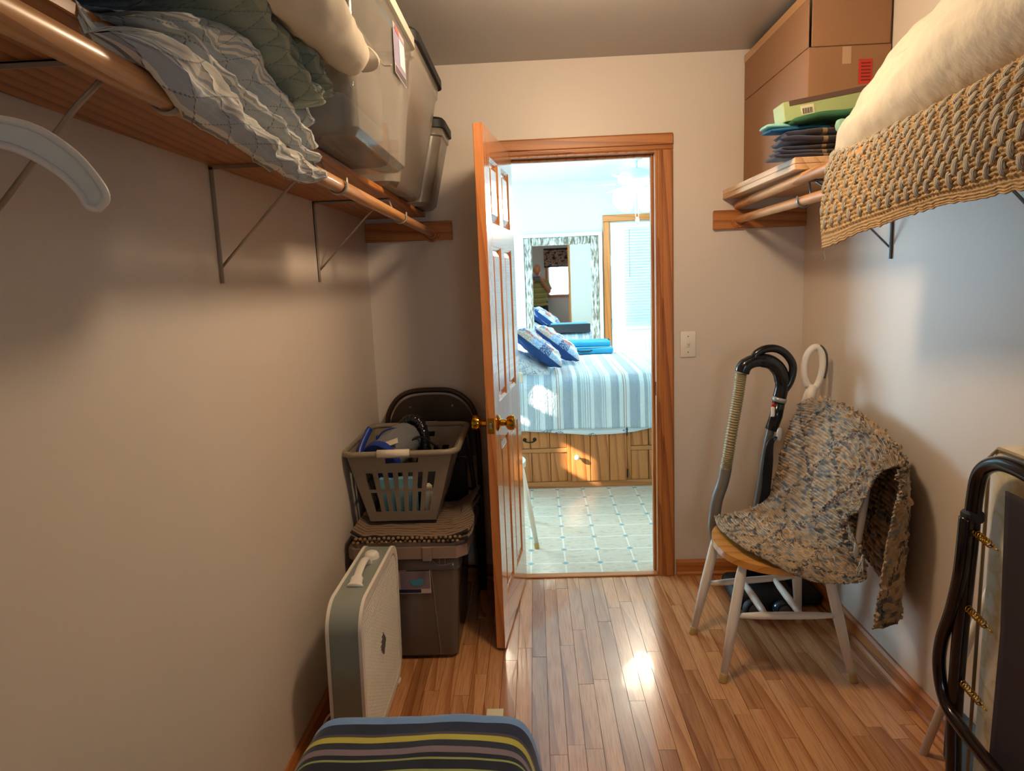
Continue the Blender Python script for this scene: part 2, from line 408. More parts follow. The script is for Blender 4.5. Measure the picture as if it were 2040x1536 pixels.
for a, b in ((zs[1], zs[2]), (zs[3], zs[4]), (zs[5], zs[6])):
    dbox('mullion', us[2], us[3], TH, 0, a, b, M_door['Z'])
    for u0, u1 in ((us[1], us[2]), (us[3], us[4])):
        q = B()
        for side in (1, -1):
            tc = -.0175
            def R(i, t): return [dp(u0+i, tc+side*t, a+i), dp(u1-i, tc+side*t, a+i), dp(u1-i, tc+side*t, b-i), dp(u0+i, tc+side*t, b-i)]
            loops = [R(0, .0165), R(.010, .0100), R(.012, .0055), R(.034, .0135), R(.036, .0150)]
            vs = [[q.bm.verts.new(p) for p in l] for l in loops]
            for l0, l1 in zip(vs, vs[1:]):
                for k in range(4): q.bm.faces.new((l0[k], l0[(k+1) % 4], l1[(k+1) % 4], l1[k]))
            q.bm.faces.new(vs[-1])
        q.obj('door_panel', M_door['Z'], dr)
uk = DL-.06; zk = .925
for sd in (1, -1):
    prof = [(.032, 0), (.033, .004), (.028, .008), (.014, .012), (.012, .028), (.017, .033), (.026, .038), (.030, .05), (.029, .064), (.022, .068), (.01, .069)]
    q = B(); base_t = .0 if sd > 0 else TH
    p0 = dp(uk, base_t, zk); q.lathe(prof, p0, 28, axis=V((dn.x, dn.y, 0))*sd); q.obj('door_knob', M_brass, dr, autos=True)
q = B(); q.box((DL-.0005, -.0305, zk-.03), (DL+.0015, -.0045, zk+.03), .0006)
for v in q.bm.verts: v.co = dp(*v.co)
q.obj('latch_plate', M_brass, dr)
q = B(); q.box((DL, -.024, zk-.011), (DL+.009, -.011, zk+.011), .002)
for v in q.bm.verts: v.co = dp(*v.co)
q.obj('latch_bolt', M_chrome, dr)
for z in (.25, 1.05, 1.80): B().cyl((HX-.004, HY+.002, z-.04), (HX-.004, HY+.002, z+.04), .005, n=10).obj('hinge', M_brass, dr)

# ------------------------------------------------------------------ left shelf, cleat, pole, brackets
SZ0, SZ1 = 1.773, 1.792; SX = -.486
tag(B().box((XL, -1.0, SZ0), (SX, D, SZ1), .003).obj('closet_shelf', M_shelf), 'long varnished pine shelf board on the left wall', 'shelf')
q = B().box((XL, D-.02, 1.667), (-.365, D, 1.752), .002); lc = tag(q.obj('shelf_cleat', M_oak['X']), 'short wood cleat on the back wall holding the left closet pole', 'cleat')
q = B().tube([(-.461+.033*cos(a), D-.021, 1.697+.033*sin(a)) for a in [pi*k/12 for k in range(12, 25)]], .006, 8); q.obj('pole_cup', M_oak['Y'], lc, True)
RX, RZ, RR = -.461, 1.698, .017
tag(B().cyl((RX, -1.0, RZ+.044), (RX, D-.02, RZ), RR, n=28).obj('closet_pole', M_pole, autos=True), 'round wooden closet pole under the left shelf', 'pole')
def bracket(side, y, wallx, z0, pole, mat, label, depth):
    s_ = 1 if side == 'left' else -1
    b_ = thing('shelf_bracket', (wallx, y, z0-.28), label, 'bracket', 'shelf and pole brackets on the '+side+' wall')
    w2 = .010
    q = B(); q.box((wallx, y-w2, z0-.28), (wallx+s_*.003, y+w2, z0)); q.box((wallx, y-w2, z0-.28), (wallx+s_*.010, y-w2+.002, z0-.004)); q.obj('wall_flange', mat, b_)
    q = B(); q.box((wallx, y-w2, z0-.0035), (wallx+s_*depth, y+w2, z0-.0005)); q.box((wallx, y-w2, z0-.010), (wallx+s_*depth, y-w2+.002, z0-.001)); q.obj('shelf_arm', mat, b_)
    q = B(); q.tube([(wallx+s_*.005, y, z0-.24), (wallx+s_*.19, y, z0-.055), (wallx+s_*(depth-.02), y, z0-.006)], .0055, 8, flat=.6); q.obj('brace', mat, b_, True)
    px_, pz_ = pole; r = .0215
    pts = [(wallx+s_*(depth-.02), y, z0-.004), (wallx+s_*depth, y, z0-.004), (px_-s_*.024, y, pz_+.02)]
    pts += [(px_-s_*r*cos(a), y, pz_-r*sin(a)) for a in [pi*k/10 for k in range(0, 11)]]+[(px_+s_*r, y, pz_+.016)]
    q = B(); q.tube(pts, .0075, 8, flat=.35); q.obj('pole_hook', mat, b_, True)
    for dz in (.016, .10, .262): B().cyl((wallx+s_*.003, y, z0-dz), (wallx+s_*.0055, y, z0-dz), .0045, n=10).obj('screw', M_gal, b_)
    return b_
for y, lb in ((.91, 'bracket nearest the camera, its hook below the draped quilt'), (1.69, 'middle bracket of the left wall, under the far tip of the striped quilt'), (2.47, 'last bracket of the left wall, nearest the back wall cleat')):
    bracket('left', y, XL, SZ0, (RX, RZ+.001+.044*(D-y)/(D+1.0)), M_bracket, lb, .27)

# right shelf
RS0, RS1 = 1.792, 1.833
rs = thing('stacked_shelf_board', (1.05, 2.8, RS0), 'short double layer pine shelf on the right, under the box and towels', 'shelf')
B().box((.871, 2.365, RS0), (XR, D, RS0+.020), .002).obj('lower_board', M_shelfR, rs)
B().box((.871, 2.365, RS0+.0205), (XR, D, RS1), .002).obj('upper_board', M_shelfR, rs)
tag(B().box((.915, -1.0, 1.772), (XR, 2.34, 1.791), .002).obj('closet_shelf', M_shelf), 'long right shelf board hidden under the woven mat and white pillow', 'shelf')
rc = tag(B().box((.826, D-.02, 1.660), (XR, D, 1.745), .003).obj('shelf_cleat', M_oak['X']), 'short wood cleat on the back wall holding the right closet pole', 'cleat')
B().tube([(.938+.031*cos(a), D-.021, 1.700+.031*sin(a)) for a in [pi*k/12 for k in range(12, 25)]], .006, 8).obj('pole_cup', M_oak['Y'], rc, True)
tag(B().cyl((.938, -1.0, 1.704), (.938, D-.02, 1.701), RR, n=28).obj('closet_pole', M_pole, autos=True), 'lower of the two right poles, resting in the bracket hooks', 'pole')
tag(B().cyl((.893, 1.9, 1.772), (.935, D-.005, 1.764), RR+.001, n=28).obj('closet_pole', M_pole, autos=True), 'upper spare pole lying between cleat and right shelf', 'pole')
for y, lb in ((1.70, 'right bracket half hidden by the mat at the photo edge'), (2.46, 'grey right bracket whose lower tip shows under the woven mat')):
    bracket('right', y, XR, 1.772, (.938, 1.7015), M_gal, lb, .285)

# light switch
sw = thing('light_switch', (.713, D, 1.14), 'white toggle light switch right of the doorway', 'switch')
B().box((.677, D-.006, 1.080), (.749, D, 1.203), .004, seg=2).obj('switch_plate', M_white, sw, autos=True)
B().box((.706, D-.010, 1.128), (.720, D-.005, 1.156), .001).obj('toggle_collar', M_white, sw)
B().box((.709, D-.020, 1.140), (.717, D-.008, 1.152), .002).obj('toggle', M_white, sw)
B().cyl((.713, D-.0075, 1.178), (.713, D-.006, 1.178), .003, n=10).obj('screw', M_gal, sw); B().cyl((.713, D-.0075, 1.104), (.713, D-.006, 1.104), .003, n=10).obj('screw', M_gal, sw)
# closet ceiling fixture (above the frame)
cl = thing('ceiling_light', (.23, 1.95, 2.43), 'flush ceiling light of the closet', 'lamp')
B().lathe([(.14, 0), (.14, -.02), (.12, -.025)], (.23, 1.95, 2.43), 32).obj('ceiling_plate', M_white, cl, autos=True)
B().lathe([(.125, 0), (.13, -.02), (.115, -.045), (.07, -.06), (.01, -.066)], (.23, 1.95, 2.412), 32).obj('glass_dome', M_lampglass, cl, autos=True)


# ================================================================== BEDROOM
BX0, BX1, BY1 = -2.2, 2.8, 7.2
# vinyl sheet floor (printed pattern)
t = T('printed_vinyl'); pos = t.n('NewGeometry').outputs['Position']; sp = t.n('SeparateXYZ', {0: pos})
S_ = 1/.18
ux = t.math('MULTIPLY_ADD', sp.outputs[0], S_, .35); uy = t.math('MULTIPLY_ADD', sp.outputs[1], S_, .1)
ax_ = t.math('PINGPONG', ux, .5); ay_ = t.math('PINGPONG', uy, .5)      # 0 at tile lines
hx_ = t.math('PINGPONG', t.math('MULTIPLY', ux, 2), .5); hy_ = t.math('PINGPONG', t.math('MULTIPLY', uy, 2), .5)
line = t.math('LESS_THAN', t.math('MINIMUM', ax_, ay_), .022); dia = t.math('LESS_THAN', t.math('ADD', ax_, ay_), .105)
mot = t.n('TexNoise', {'Vector': t.n('VectorMath', {0: pos, 1: (16, 26, 1)}, operation='MULTIPLY').outputs[0], 'Scale': 1, 'Detail': 5}).outputs[0]
c = t.ramp(mot, [(.3, '#c9bba2'), (.5, '#dcd2bd'), (.7, '#cfc6b4')])
c = t.mix(line, c, '#efe9dc'); c = t.mix(dia, c, '#8fb0b4'); t.bs(col=c, rough=.16, spec=.55)
t.bump(mot, .05, .001); M_vinyl = t.m
struct(B().box((BX0, D+.02, -.04), (BX1, BY1, -.001)).obj('floor', M_vinyl), 'glossy sheet vinyl floor of the bedroom, printed with small blue diamonds')
struct(B().box((BX0-.1, D+DW+.001, H), (BX1+.1, BY1+.1, H+.05)).obj('ceiling', M_wallb), 'bright bedroom ceiling')
q = B(); q.box((BX0, D+.02, 0), (XL-.1, D+DW, H)); q.box((XR+.1, D+.02, 0), (BX1, D+DW, H)); struct(q.obj('wall_near', M_wallb), 'bedroom side of the partition')
q = B(); Y0, Y1_, Z0, Z1 = 4.9, 6.6, .85, 2.05; A0, A1, C0, C1 = 3.66, 3.96, 1.46, 2.08
q.box((BX0-.1, D, 0), (BX0, A0, H)); q.box((BX0-.1, A0, 0), (BX0, A1, C0)); q.box((BX0-.1, A0, C1), (BX0, A1, H)); q.box((BX0-.1, A1, 0), (BX0, Y0, H))
q.box((BX0-.1, Y0, 0), (BX0, Y1_, Z0)); q.box((BX0-.1, Y0, Z1), (BX0, Y1_, H)); q.box((BX0-.1, Y1_, 0), (BX0, BY1, H)); struct(q.obj('wall_left', M_wallb), 'bedroom wall with the daylight windows')
q = B(); q.box((BX1, D, 0), (BX1+.1, 4.7, H)); q.box((BX1, 4.7, 0), (BX1+.1, 5.9, .9)); q.box((BX1, 4.7, 2.05), (BX1+.1, 5.9, H)); q.box((BX1, 5.9, 0), (BX1+.1, BY1, H)); struct(q.obj('wall_right', M_wallb), 'bedroom wall right of the bed')
struct(B().box((BX0-.1, BY1, 0), (BX1+.1, BY1+.1, H)).obj('wall_end', M_wallb), 'pale far wall of the bedroom')
for nm, xx, ya, yb, za, zb in (('window_2', BX0, Y0, Y1_, Z0, Z1), ('window_3', BX0, A0, A1, C0, C1), ('window_4', BX1, 4.7, 5.9, .9, 2.05)):
    wn = thing(nm, (xx, (ya+yb)/2, za), 'wood cased bedroom side window', kind='structure'); q = B(); a, b = xx-.02, xx+.02
    q.box((a, ya-.05, za-.05), (b, ya, zb+.05)); q.box((a, yb, za-.05), (b, yb+.05, zb+.05)); q.box((a, ya, za-.05), (b, yb, za)); q.box((a, ya, zb), (b, yb, zb+.05)); q.obj('window_frame', M_oak['Z'], wn)
    if nm == 'window_3':   # unseen panels added in this opening, gaps shaped to throw the sun patches
        q = B(); x0, x1 = xx-.06, xx-.045
        q.box((x0, A0, C0), (x1, 3.705, C1)); q.box((x0, 3.705, C0), (x1, A1, 1.50)); q.box((x0, 3.80, 1.50), (x1, A1, 1.69))
        q.box((x0, 3.705, 1.69), (x1, 3.84, 1.85)); q.box((x0, 3.93, 1.69), (x1, A1, 1.74)); q.box((x0, 3.84, 1.735), (x1, A1, 1.85)); q.box((x0, 3.705, 1.85), (x1, 3.775, C1)); q.box((x0, 3.835, 1.85), (x1, A1, C1)); q.box((x0, 3.775, 2.02), (x1, 3.835, C1)); q.obj('sun_mask', plain('sun_mask_cloth', '#cfd8d8', .9), wn)
# far door with blind
fd = thing('door_2', (1.12, BY1, 0), 'white panelled exterior door with a closed mini blind', kind='structure')
M_wd = plain('white_door_paint', '#e3eeee', .35); fx0, fx1 = .80, 1.62; yy = BY1-.03
B().box((fx0, yy, 0), (fx1, BY1, 2.0)).obj('door_slab', M_wd, fd)
q = B(); q.box((fx0-.075, BY1-.045, 0), (fx0-.008, BY1, 2.015), .004); q.obj('casing', M_oak['Z'], fd)
q = B(); q.box((fx1+.008, BY1-.045, 0), (fx1+.075, BY1, 2.015), .004); q.obj('casing', M_oak['Z'], fd)
q = B(); q.box((fx0-.075, BY1-.045, 2.0155), (fx1+.075, BY1, 2.08), .004); q.obj('casing', M_oak['X'], fd)
for z in (1.62, .98, .3): B().cyl((fx0-.002, yy-.004, z-.05), (fx0-.002, yy-.004, z+.05), .008, n=8).obj('hinge', M_chrome, fd)
q = B(); q.box((.925, yy-.028, 1.945), (1.50, yy-.002, 1.985), .003); q.obj('blind_headrail', M_wd, fd)
M_slat = plain('blind_slat', '#d5e9ec', .4)
sl = B(); sl.quadbox([(-.275, -.017, -.0012), (.275, -.017, -.0012), (.275, .013, -.010), (-.275, .013, -.010), (-.275, -.017, .0), (.275, -.017, .0), (.275, .013, -.0088), (-.275, .013, -.0088)])
me = None
zsl = 1.925; k = 0
for k in range(34):
    z = 1.925-k*.0288
    if k == 0:
        o = sl.obj('blind_slat', M_slat, None, origin=(0, 0, 0)); me = o.data; o.parent = fd
    else:
        o = bpy.data.objects.new('blind_slat', me); C.objects.link(o); o.parent = fd
    o.location = V((1.213, yy-.02, z))-ORI[fd.name]
B().box((.93, yy-.03, .915), (1.495, yy-.006, .938), .003).obj('bottom_rail', M_wd, fd)
B().cyl((.985, yy-.04, 1.93), (.985, yy-.04, 1.45), .0035, n=6).obj('tilt_wand', M_gal, fd)
for x0, x1, z0, z1 in ((.96, 1.18, .26, .80), (1.24, 1.46, .26, .80)):
    q = B(); q.box((x0, yy-.006, z0), (x1, yy, z1), .006); q.box((x0+.03, yy-.012, z0+.03), (x1-.03, yy-.004, z1-.03), .006); q.obj('door_panel', M_wd, fd)
# mirror
mr = thing('floor_mirror', (.295, BY1-.03, .6), 'tall mirror in a distressed whitewashed wood frame by the far wall', 'mirror')
t = T('distressed_whitewash'); pos = t.n('NewGeometry').outputs['Position']
n1 = t.n('TexNoise', {'Vector': t.n('VectorMath', {0: pos, 1: (60, 60, 14)}, operation='MULTIPLY').outputs[0], 'Scale': 1, 'Detail': 5}).outputs[0]
t.bs(col=t.ramp(n1, [(.38, '#5e5a4e'), (.5, '#959488'), (.62, '#c2c8c2')]), rough=.7); t.bump(n1, .5, .004); M_dist = t.m
mx0, mx1, mz0, mz1 = -.122, .712, .25, 1.918
def frame(nm, x0, x1, z0, z1, wd, y0, y1, mat, bev):
    for a, b in (((x0, y0, z0), (x0+wd, y1, z1)), ((x1-wd, y0, z0), (x1, y1, z1)), ((x0+wd, y0, z1-wd), (x1-wd, y1, z1)), ((x0+wd, y0, z0), (x1-wd, y1, z0+wd))): B().box(a, b, bev).obj(nm, mat, mr)
frame('outer_moulding', mx0, mx1, mz0, mz1, .034, BY1-.06, BY1-.005, M_wd, .004)
frame('inner_frame', mx0+.035, mx1-.035, mz0+.035, mz1-.035, .082, BY1-.055, BY1-.006, M_dist, .012)
B().box((mx0+.11, BY1-.035, mz0+.11), (mx1-.11, BY1-.03, mz1-.11)).obj('mirror_glass', M_mirror, mr)

# bed: pine captain's base
bf = 4.712; BXa, BXb, BYb = -.62, 1.45, 6.16
bed = thing('bed', (.4, 5.4, 0), 'bed on a panelled pine storage base with drawers and cupboard', 'bed')
B().box((BXa, bf+.02, .02), (BXb, BYb, .50)).obj('carcass', M_pineX, bed)
def rail(x0, x1, z0, z1, nm='face_frame'): B().box((x0, bf-.012, z0), (x1, bf+.02, z1), .002).obj(nm, M_pineX if x1-x0 > z1-z0 else M_oak['Z'], bed)
rail(BXa, BXb, .0, .044, 'bottom_rail')
for x0, x1 in ((-.62, -.58), (.196, .222), (.614, .642), (1.28, 1.45)): rail(x0, x1, .0445, .50, 'stile')
for x0, x1 in ((-.58, .196), (.642, 1.28)): rail(x0, x1, .258, .288, 'drawer_rail')
def boards(xs, z0, z1, y=bf):
    for a, b in zip(xs, xs[1:]): B().box((a+.002, y-.004, z0), (b-.002, y+.02, z1), .003).obj('board', M_pine, bed)
boards([-.58, -.43, -.31, -.19, -.06, .075, .196], .289, .50); boards([-.58, -.43, -.31, -.19, -.055, .077, .196], .045, .257)
boards([.222, .358, .491, .614], .045, .50, bf-.016)
boards([.642, .765, .89, 1.02, 1.15, 1.28], .289, .50); boards([.642, .765, .89, 1.02, 1.15, 1.28], .045, .257)
q = B(); q.lathe([(.008, 0), (.007, .012), (.016, .018), (.019, .026), (.014, .032), (.004, .034)], (.262, bf-.020, .225), 20, axis=(0, -1, 0)); q.obj('door_knob', plain('white_ceramic_knob', '#f4f0ea', .15), bed, True)
q = B(); q.tube([(-.10, bf-.006, .352), (-.095, bf-.025, .345), (-.065, bf-.030, .340), (-.035, bf-.025, .345), (-.03, bf-.006, .352)], .005, 8); q.lathe([(.014, 0), (.01, .004)], (-.10, bf-.005, .355), 12, axis=(0, -1, 0)); q.lathe([(.014, 0), (.01, .004)], (-.03, bf-.005, .355), 12, axis=(0, -1, 0)); q.obj('drawer_pull', plain('antique_iron', '#3a3128', .4, .8), bed, True)
for z in (.10, .40): B().cyl((.613, bf-.036, z-.03), (.613, bf-.036, z+.03), .005, n=8).obj('hinge', M_blackm, bed)
B().box((BXa+.02, bf+.01, .5), (BXb-.02, BYb-.02, .77), .04, seg=3).obj('mattress', plain('mattress_white', '#e2e4e0', .8), bed)
B().box((BXa-.05, bf+.1, .0), (BXa-.001, BYb, 1.1), .01).obj('headboard', M_pineX, bed)
# sheet hem, floral print
t = T('floral_sheet'); uv, u, v = uvsock(t)
vo = t.n('TexVoronoi', {'Vector': t.n('VectorMath', {0: uv, 1: (17, 1.2, 1)}, operation='MULTIPLY').outputs[0], 'Scale': 1, 'Randomness': .6})
n1 = t.n('TexNoise', {'Vector': t.n('VectorMath', {0: uv, 1: (190, 16, 1)}, operation='MULTIPLY').outputs[0], 'Scale': 1}).outputs[0]
f = t.math('MULTIPLY', t.math('LESS_THAN', vo.outputs['Distance'], .32), t.math('GREATER_THAN', n1, .5))
t.bs(col=t.mix(f, '#dfe9ee', '#5d83a8'), rough=.9); M_floral = t.m
q = B()
def hem(u, v):
    x = BXa+.03+(BXb-BXa-.06)*u
    zb = lerp([(-.6, .42), (-.1, .425), (.12, .405), (.34, .383), (.5, .383), (.66, .395), (.8, .425), (1.1, .40), (1.4, .42)], x)
    return V((x, bf-.036+.003*sin(x*31)*v, .5+(zb-.5)*v))
q.grid(hem, 90, 6); q.obj('bed_sheet', M_floral, None, True, solid=.002)
tag(bpy.data.objects['bed_sheet'], 'white sheet hem with blue flowers showing below the striped quilt', 'sheet')
# striped quilt
st = [(0, '#a9bcc4'), (.05, '#d8e6ea'), (.065, '#bccbd4'), (.085, '#d8e6ea'), (.10, '#bccbd4'), (.12, '#e0ecf0'), (.135, '#b5c4cf'), (.155, '#dfeaee'), (.17, '#b2c0cb'), (.19, '#e4eef2'),
      (.24, '#b9c6d0'), (.36, '#dce8ec'), (.375, '#aebdc8'), (.39, '#dce8ec'), (.405, '#aebdc8'), (.42, '#e4eef2'), (.46, '#b0bfca'), (.58, '#a5b5c3'), (.62, '#dfeaee'), (.68, '#b4a9a2'), (.70, '#e4eef2'), (.715, '#b4a9a2'), (.73, '#e0eaee'), (.78, '#a8b6c4'), (.93, '#e2ecf0')]
M_quilt = stripes('striped_quilt', st, 1.0, 0, wb=.35, weave=260)
for nd in M_quilt.node_tree.nodes:
    pass
t = T('channel_quilt'); uv, u, v = uvsock(t)
fr = t.math('FRACT', t.math('MULTIPLY', u, 1.0)); c = None
c1 = t.ramp(t.math('MULTIPLY', fr, 2.0), [(p*2, cc) for p, cc in st if p < .5][:16], 'CONSTANT'); c2 = t.ramp(t.math('MULTIPLY_ADD', fr, 2.0, -1.0), [(0, '#b0bfca')]+[(p*2-1, cc) for p, cc in st if p > .5], 'CONSTANT')
c = t.mix(t.math('GREATER_THAN', fr, .5), c1, c2)
nzq = t.n('TexNoise', {'Vector': t.n('VectorMath', {0: uv, 1: (40, 22, 1)}, operation='MULTIPLY').outputs[0], 'Scale': 1, 'Detail': 3}).outputs[0]
ch = t.math('PINGPONG', t.math('MULTIPLY', u, 9), .5)
ch = t.math('POWER', ch, .4)
t.bs(col=c, rough=.85, sheen=.3, spec=.2); t.bump(t.math('MULTIPLY_ADD', nzq, .8, t.math('MULTIPLY', ch, .9)), .8, .012); M_bedq = t.m
q = B()
prof = spl([(0, BYb+.03, .45), (0, BYb+.02, .70), (0, BYb-.06, .795), (0, 5.6, .80), (0, 5.1, .80), (0, 4.80, .795), (0, 4.715, .77), (0, 4.672, .70), (0, 4.665, .56), (0, 4.655, .43)], 60)
def bq(u, v):
    x = BXa-.02+(BXb-BXa+.04)*u; p = prof[min(int(v*60), 60)]
    k = max(0, (v-.62)/.38)
    return V((x, p.y-.006*sin(x*17+1)*k-.008*nz(x*9, v*3)*k, p.z+.012*nz(x*3, v*7)*(1-k)+.004*sin(x*5)*k))
q.grid(bq, 120, 60, su=4.6, sv=3.0); bqo = q.obj('bed_quilt', M_bedq, None, True, solid=.008)
tag(bqo, 'pale blue and grey striped quilt spread over the bed', 'quilt')

def pillow(name, mat, e1, e2, c, L, W, Tk, label, cat, group=None, pinch=.10, seed=0, wr=.006, nseg=36, piping=None, su=1, sv=1, pw_=.42):
    e1 = V(e1).normalized(); e2 = V(e2); e2 = (e2-e1*e2.dot(e1)).normalized(); e3 = e1.cross(e2); c = V(c)
    q = B()
    def P(sd):
        def f(u, v):
            s_, r_ = 2*u-1, 2*v-1
            th = Tk/2*max(0, (1-s_**4)*(1-r_**4))**pw_*(1-.25*(s_*s_+r_*r_)/2)
            a = s_*L/2*(1-pinch*(1-r_**2)*s_*s_); b = r_*W/2*(1-pinch*(1-s_**2)*r_*r_)
            ed = min(1, (1-abs(s_))*6)*min(1, (1-abs(r_))*6)
            w_ = wr*(noise.noise(V((s_*2.3+seed, r_*2.3, sd*3)))*2+noise.noise(V((s_*7+seed, r_*7, sd*5))))*ed
            return c+e1*a+e2*b+e3*(sd*(th)+w_*1.5)
        return f
    q.grid(P(1), nseg, nseg, su, sv); q.grid(P(-1), nseg, nseg, su, sv)
    bmesh.ops.remove_doubles(q.bm, verts=q.bm.verts, dist=.0008)
    o = q.obj(name, mat, None, True); return tag(o, label, cat, group)
# patchwork cushion material
def patch(name, side):
    t = T(name); uv, u, v = uvsock(t)
    f = t.math('FRACT', t.math('MULTIPLY', u, 1))
    cells = t.n('TexVoronoi', {'Vector': t.n('VectorMath', {0: uv, 1: (5, 9, 1)}, operation='MULTIPLY').outputs[0], 'Scale': 1, 'Randomness': .3}, distance='CHEBYCHEV')
    cc = t.n('SeparateXYZ', {0: cells.outputs['Color']}).outputs[0]
    c = t.ramp(cc, [(0, '#8fb2d6'), (.2, '#d5e2ea'), (.36, '#31578f'), (.5, '#b9aa98'), (.64, '#a23a44'), (.74, '#c8d8e6'), (.88, '#4a76b0')], 'CONSTANT')
    n1 = t.n('TexNoise', {'Vector': t.n('VectorMath', {0: uv, 1: (30, 160, 1)}, operation='MULTIPLY').outputs[0], 'Scale': 1, 'Detail': 2}).outputs[0]
    c = t.mix(t.math('MULTIPLY', t.math('GREATER_THAN', n1, .56), .6), c, '#e8eef2')
    back = t.n('NewGeometry').outputs['Normal']
    t.bs(col=c, rough=.85); t.bump(n1, .3, .004); return t.m
M_patch = patch('patchwork_cotton', 1); M_navy = plain('navy_cotton', '#1d3f78', .85)
def cushion(c, e1, e2, label):
    o = pillow('throw_pillow', M_patch, e1, e2, c, .42, .42, .13, label, 'pillow', seed=c[1])
    o.data.materials.append(M_navy)
    n = len(o.data.polygons)//2
    for p in list(o.data.polygons)[n:]: p.material_index = 1
    return o
cushion((.015, 4.95, .985), (.75, .0, -.62), (-.15, 1, .1), 'front patchwork cushion with a navy back, leaning on the bed')
cushion((.165, 5.42, .965), (.78, .0, -.62), (-.15, 1, .1), 'rear patchwork cushion with a red patch, nearer the turquoise suitcase')
t = T('grey_scribble'); uv, u, v = uvsock(t); n1 = t.n('TexNoise', {'Vector': t.n('VectorMath', {0: uv, 1: (14, 30, 1)}, operation='MULTIPLY').outputs[0], 'Scale': 1, 'Detail': 3}).outputs[0]
t.bs(col=t.ramp(n1, [(.46, '#dde4e8'), (.5, '#8e9cab'), (.54, '#dde4e8')]), rough=.9); M_scr = t.m
pillow('bed_pillow', M_scr, (.85, .1, -.42), (-.1, 1, .1), (-.11, 4.98, .875), .5, .44, .13, 'pale pillow with a grey scribble print at the bed corner', 'pillow', seed=4)
# suitcase lying on the bed
M_turq = plain('turquoise_nylon', '#1796c4', .5, var=.1, bump=.2, bs=20); M_sback = plain('dark_nylon', '#1c2230', .6)
sc_ = thing('suitcase', (.42, 6.0, .80), 'turquoise soft suitcase lying flat at the far side of the bed', 'suitcase')
B().box((.17, 5.87, .812), (.665, 6.10, .868), .02, seg=3).obj('body', M_turq, sc_, autos=True)
B().box((.19, 5.88, .872), (.645, 6.10, .925), .02, seg=3).obj('lid', M_turq, sc_, autos=True)
B().box((.18, 6.101, .815), (.66, 6.13, .92), .01, seg=2).obj('back_panel', M_sback, sc_)
q = B(); q.tube([(.185, 5.885, .870), (.42, 5.874, .871), (.65, 5.885, .870)], .004, 8); q.obj('zip', plain('pale_blue_piping', '#7fd0ea', .5), sc_)
q = B(); q.tube([(.36, 5.872, .845), (.38, 5.85, .84), (.46, 5.85, .84), (.48, 5.872, .845)], .007, 8); q.obj('handle', M_sback, sc_)
# white chair behind the open door
def whitechair():
    ch = thing('wooden_chair', (-.30, 3.82, 0), 'white painted chair mostly hidden behind the open door, one tipped leg showing', 'chair')
    def leg(a, b): q = B(); q.tube([a, V(a).lerp(V(b), .5), b], [.014, .017, .0115], 14); q.obj('leg', M_whitep, ch, True)
    B().cyl((-.031, 3.61, 0), (-.034, 3.612, .03), .014, n=14).obj('leg_tip', plain('yellowed_rubber', '#c9a85e', .5), ch)
    leg((-.10, 3.68, .42), (-.032, 3.61, .028)); leg((-.50, 3.68, .42), (-.56, 3.61, .0)); leg((-.12, 3.99, .42), (-.06, 4.05, .0)); leg((-.50, 3.99, .42), (-.55, 4.05, 0))
    q = B(); q.prism([(-.30+.22*cos(a)*(1-.12*sin(a)), 3.83+.2*sin(a)) for a in [2*pi*k/28 for k in range(28)]], .03, 'Z', .42); q.obj('seat', M_whitep, ch)
    for x in (-.47, -.385, -.30, -.215, -.13): q = B(); q.cyl((x, 4.0, .45), (x, 4.04, .86), .009, n=10); q.obj('spindle', M_whitep, ch, True)
    B().box((-.52, 4.02, .86), (-.08, 4.05, .93), .01).obj('top_rail', M_whitep, ch)
whitechair()
# ceiling fan with lights
FX, FY = .855, 5.72
fn = thing('ceiling_fan', (FX, FY, H), 'white ceiling fan with lit tulip glass shades above the bed', 'fan')
M_fan = plain('fan_white', '#e8efee', .35)
B().lathe([(.07, 0), (.068, -.02), (.045, -.05), (.012, -.06)], (FX, FY, H), 28).obj('canopy', M_fan, fn, autos=True)
B().cyl((FX, FY, 2.37), (FX, FY, 2.30), .012).obj('downrod', M_fan, fn, True)
B().lathe([(.02, .0), (.07, -.01), (.13, -.035), (.15, -.07), (.148, -.10), (.12, -.115), (.06, -.125)], (FX, FY, 2.315), 32).obj('motor_housing', M_fan, fn, autos=True)
B().lathe([(.055, 0), (.06, -.03), (.05, -.06), (.015, -.07)], (FX, FY, 2.19), 24).obj('light_hub', M_fan, fn, autos=True)
for k in range(5):
    a = radians(176+72*k); R_ = Matrix.Translation((FX, FY, 2.195)) @ Matrix.Rotation(a, 4, 'Z') @ Matrix.Rotation(radians(-9), 4, 'X')
    q = B(); q.prism([(.17, -.05), (.30, -.062), (.52, -.066), (.535, -.04), (.535, .04), (.52, .066), (.30, .062), (.17, .05)], .006); q._tf(q.bm.verts, R_); bl = q.obj('fan_blade', M_fan, fn)
    q = B(); q.box((.06, -.014, -.002), (.20, .014, .004)); q.box((.17, -.035, -.003), (.21, .035, .0)); q._tf(q.bm.verts, R_); q.obj('blade_arm', M_gal, fn)
for k in range(4):
    a = radians(40+90*k); d = V((cos(a), sin(a), -.75)).normalized(); p0 = V((FX, FY, 2.135))+V((cos(a), sin(a), 0))*.05
    q = B(); q.lathe([(.022, .0), (.045, .025), (.066, .06), (.078, .105), (.094, .14), (.088, .142), (.064, .10), (.025, .035)], p0, 20, axis=d); q.obj('glass_shade', M_globe, fn, True)
q = B(); q.cyl((FX-.012, FY-.02, 2.12), (FX-.012, FY-.02, 1.93), .0015, n=6); q.obj('pull_chain', M_brass, fn); q = B(); q.cyl((FX+.012, FY-.02, 2.12), (FX+.012, FY-.02, 1.93), .0015, n=6); q.obj('pull_chain', M_brass, fn)
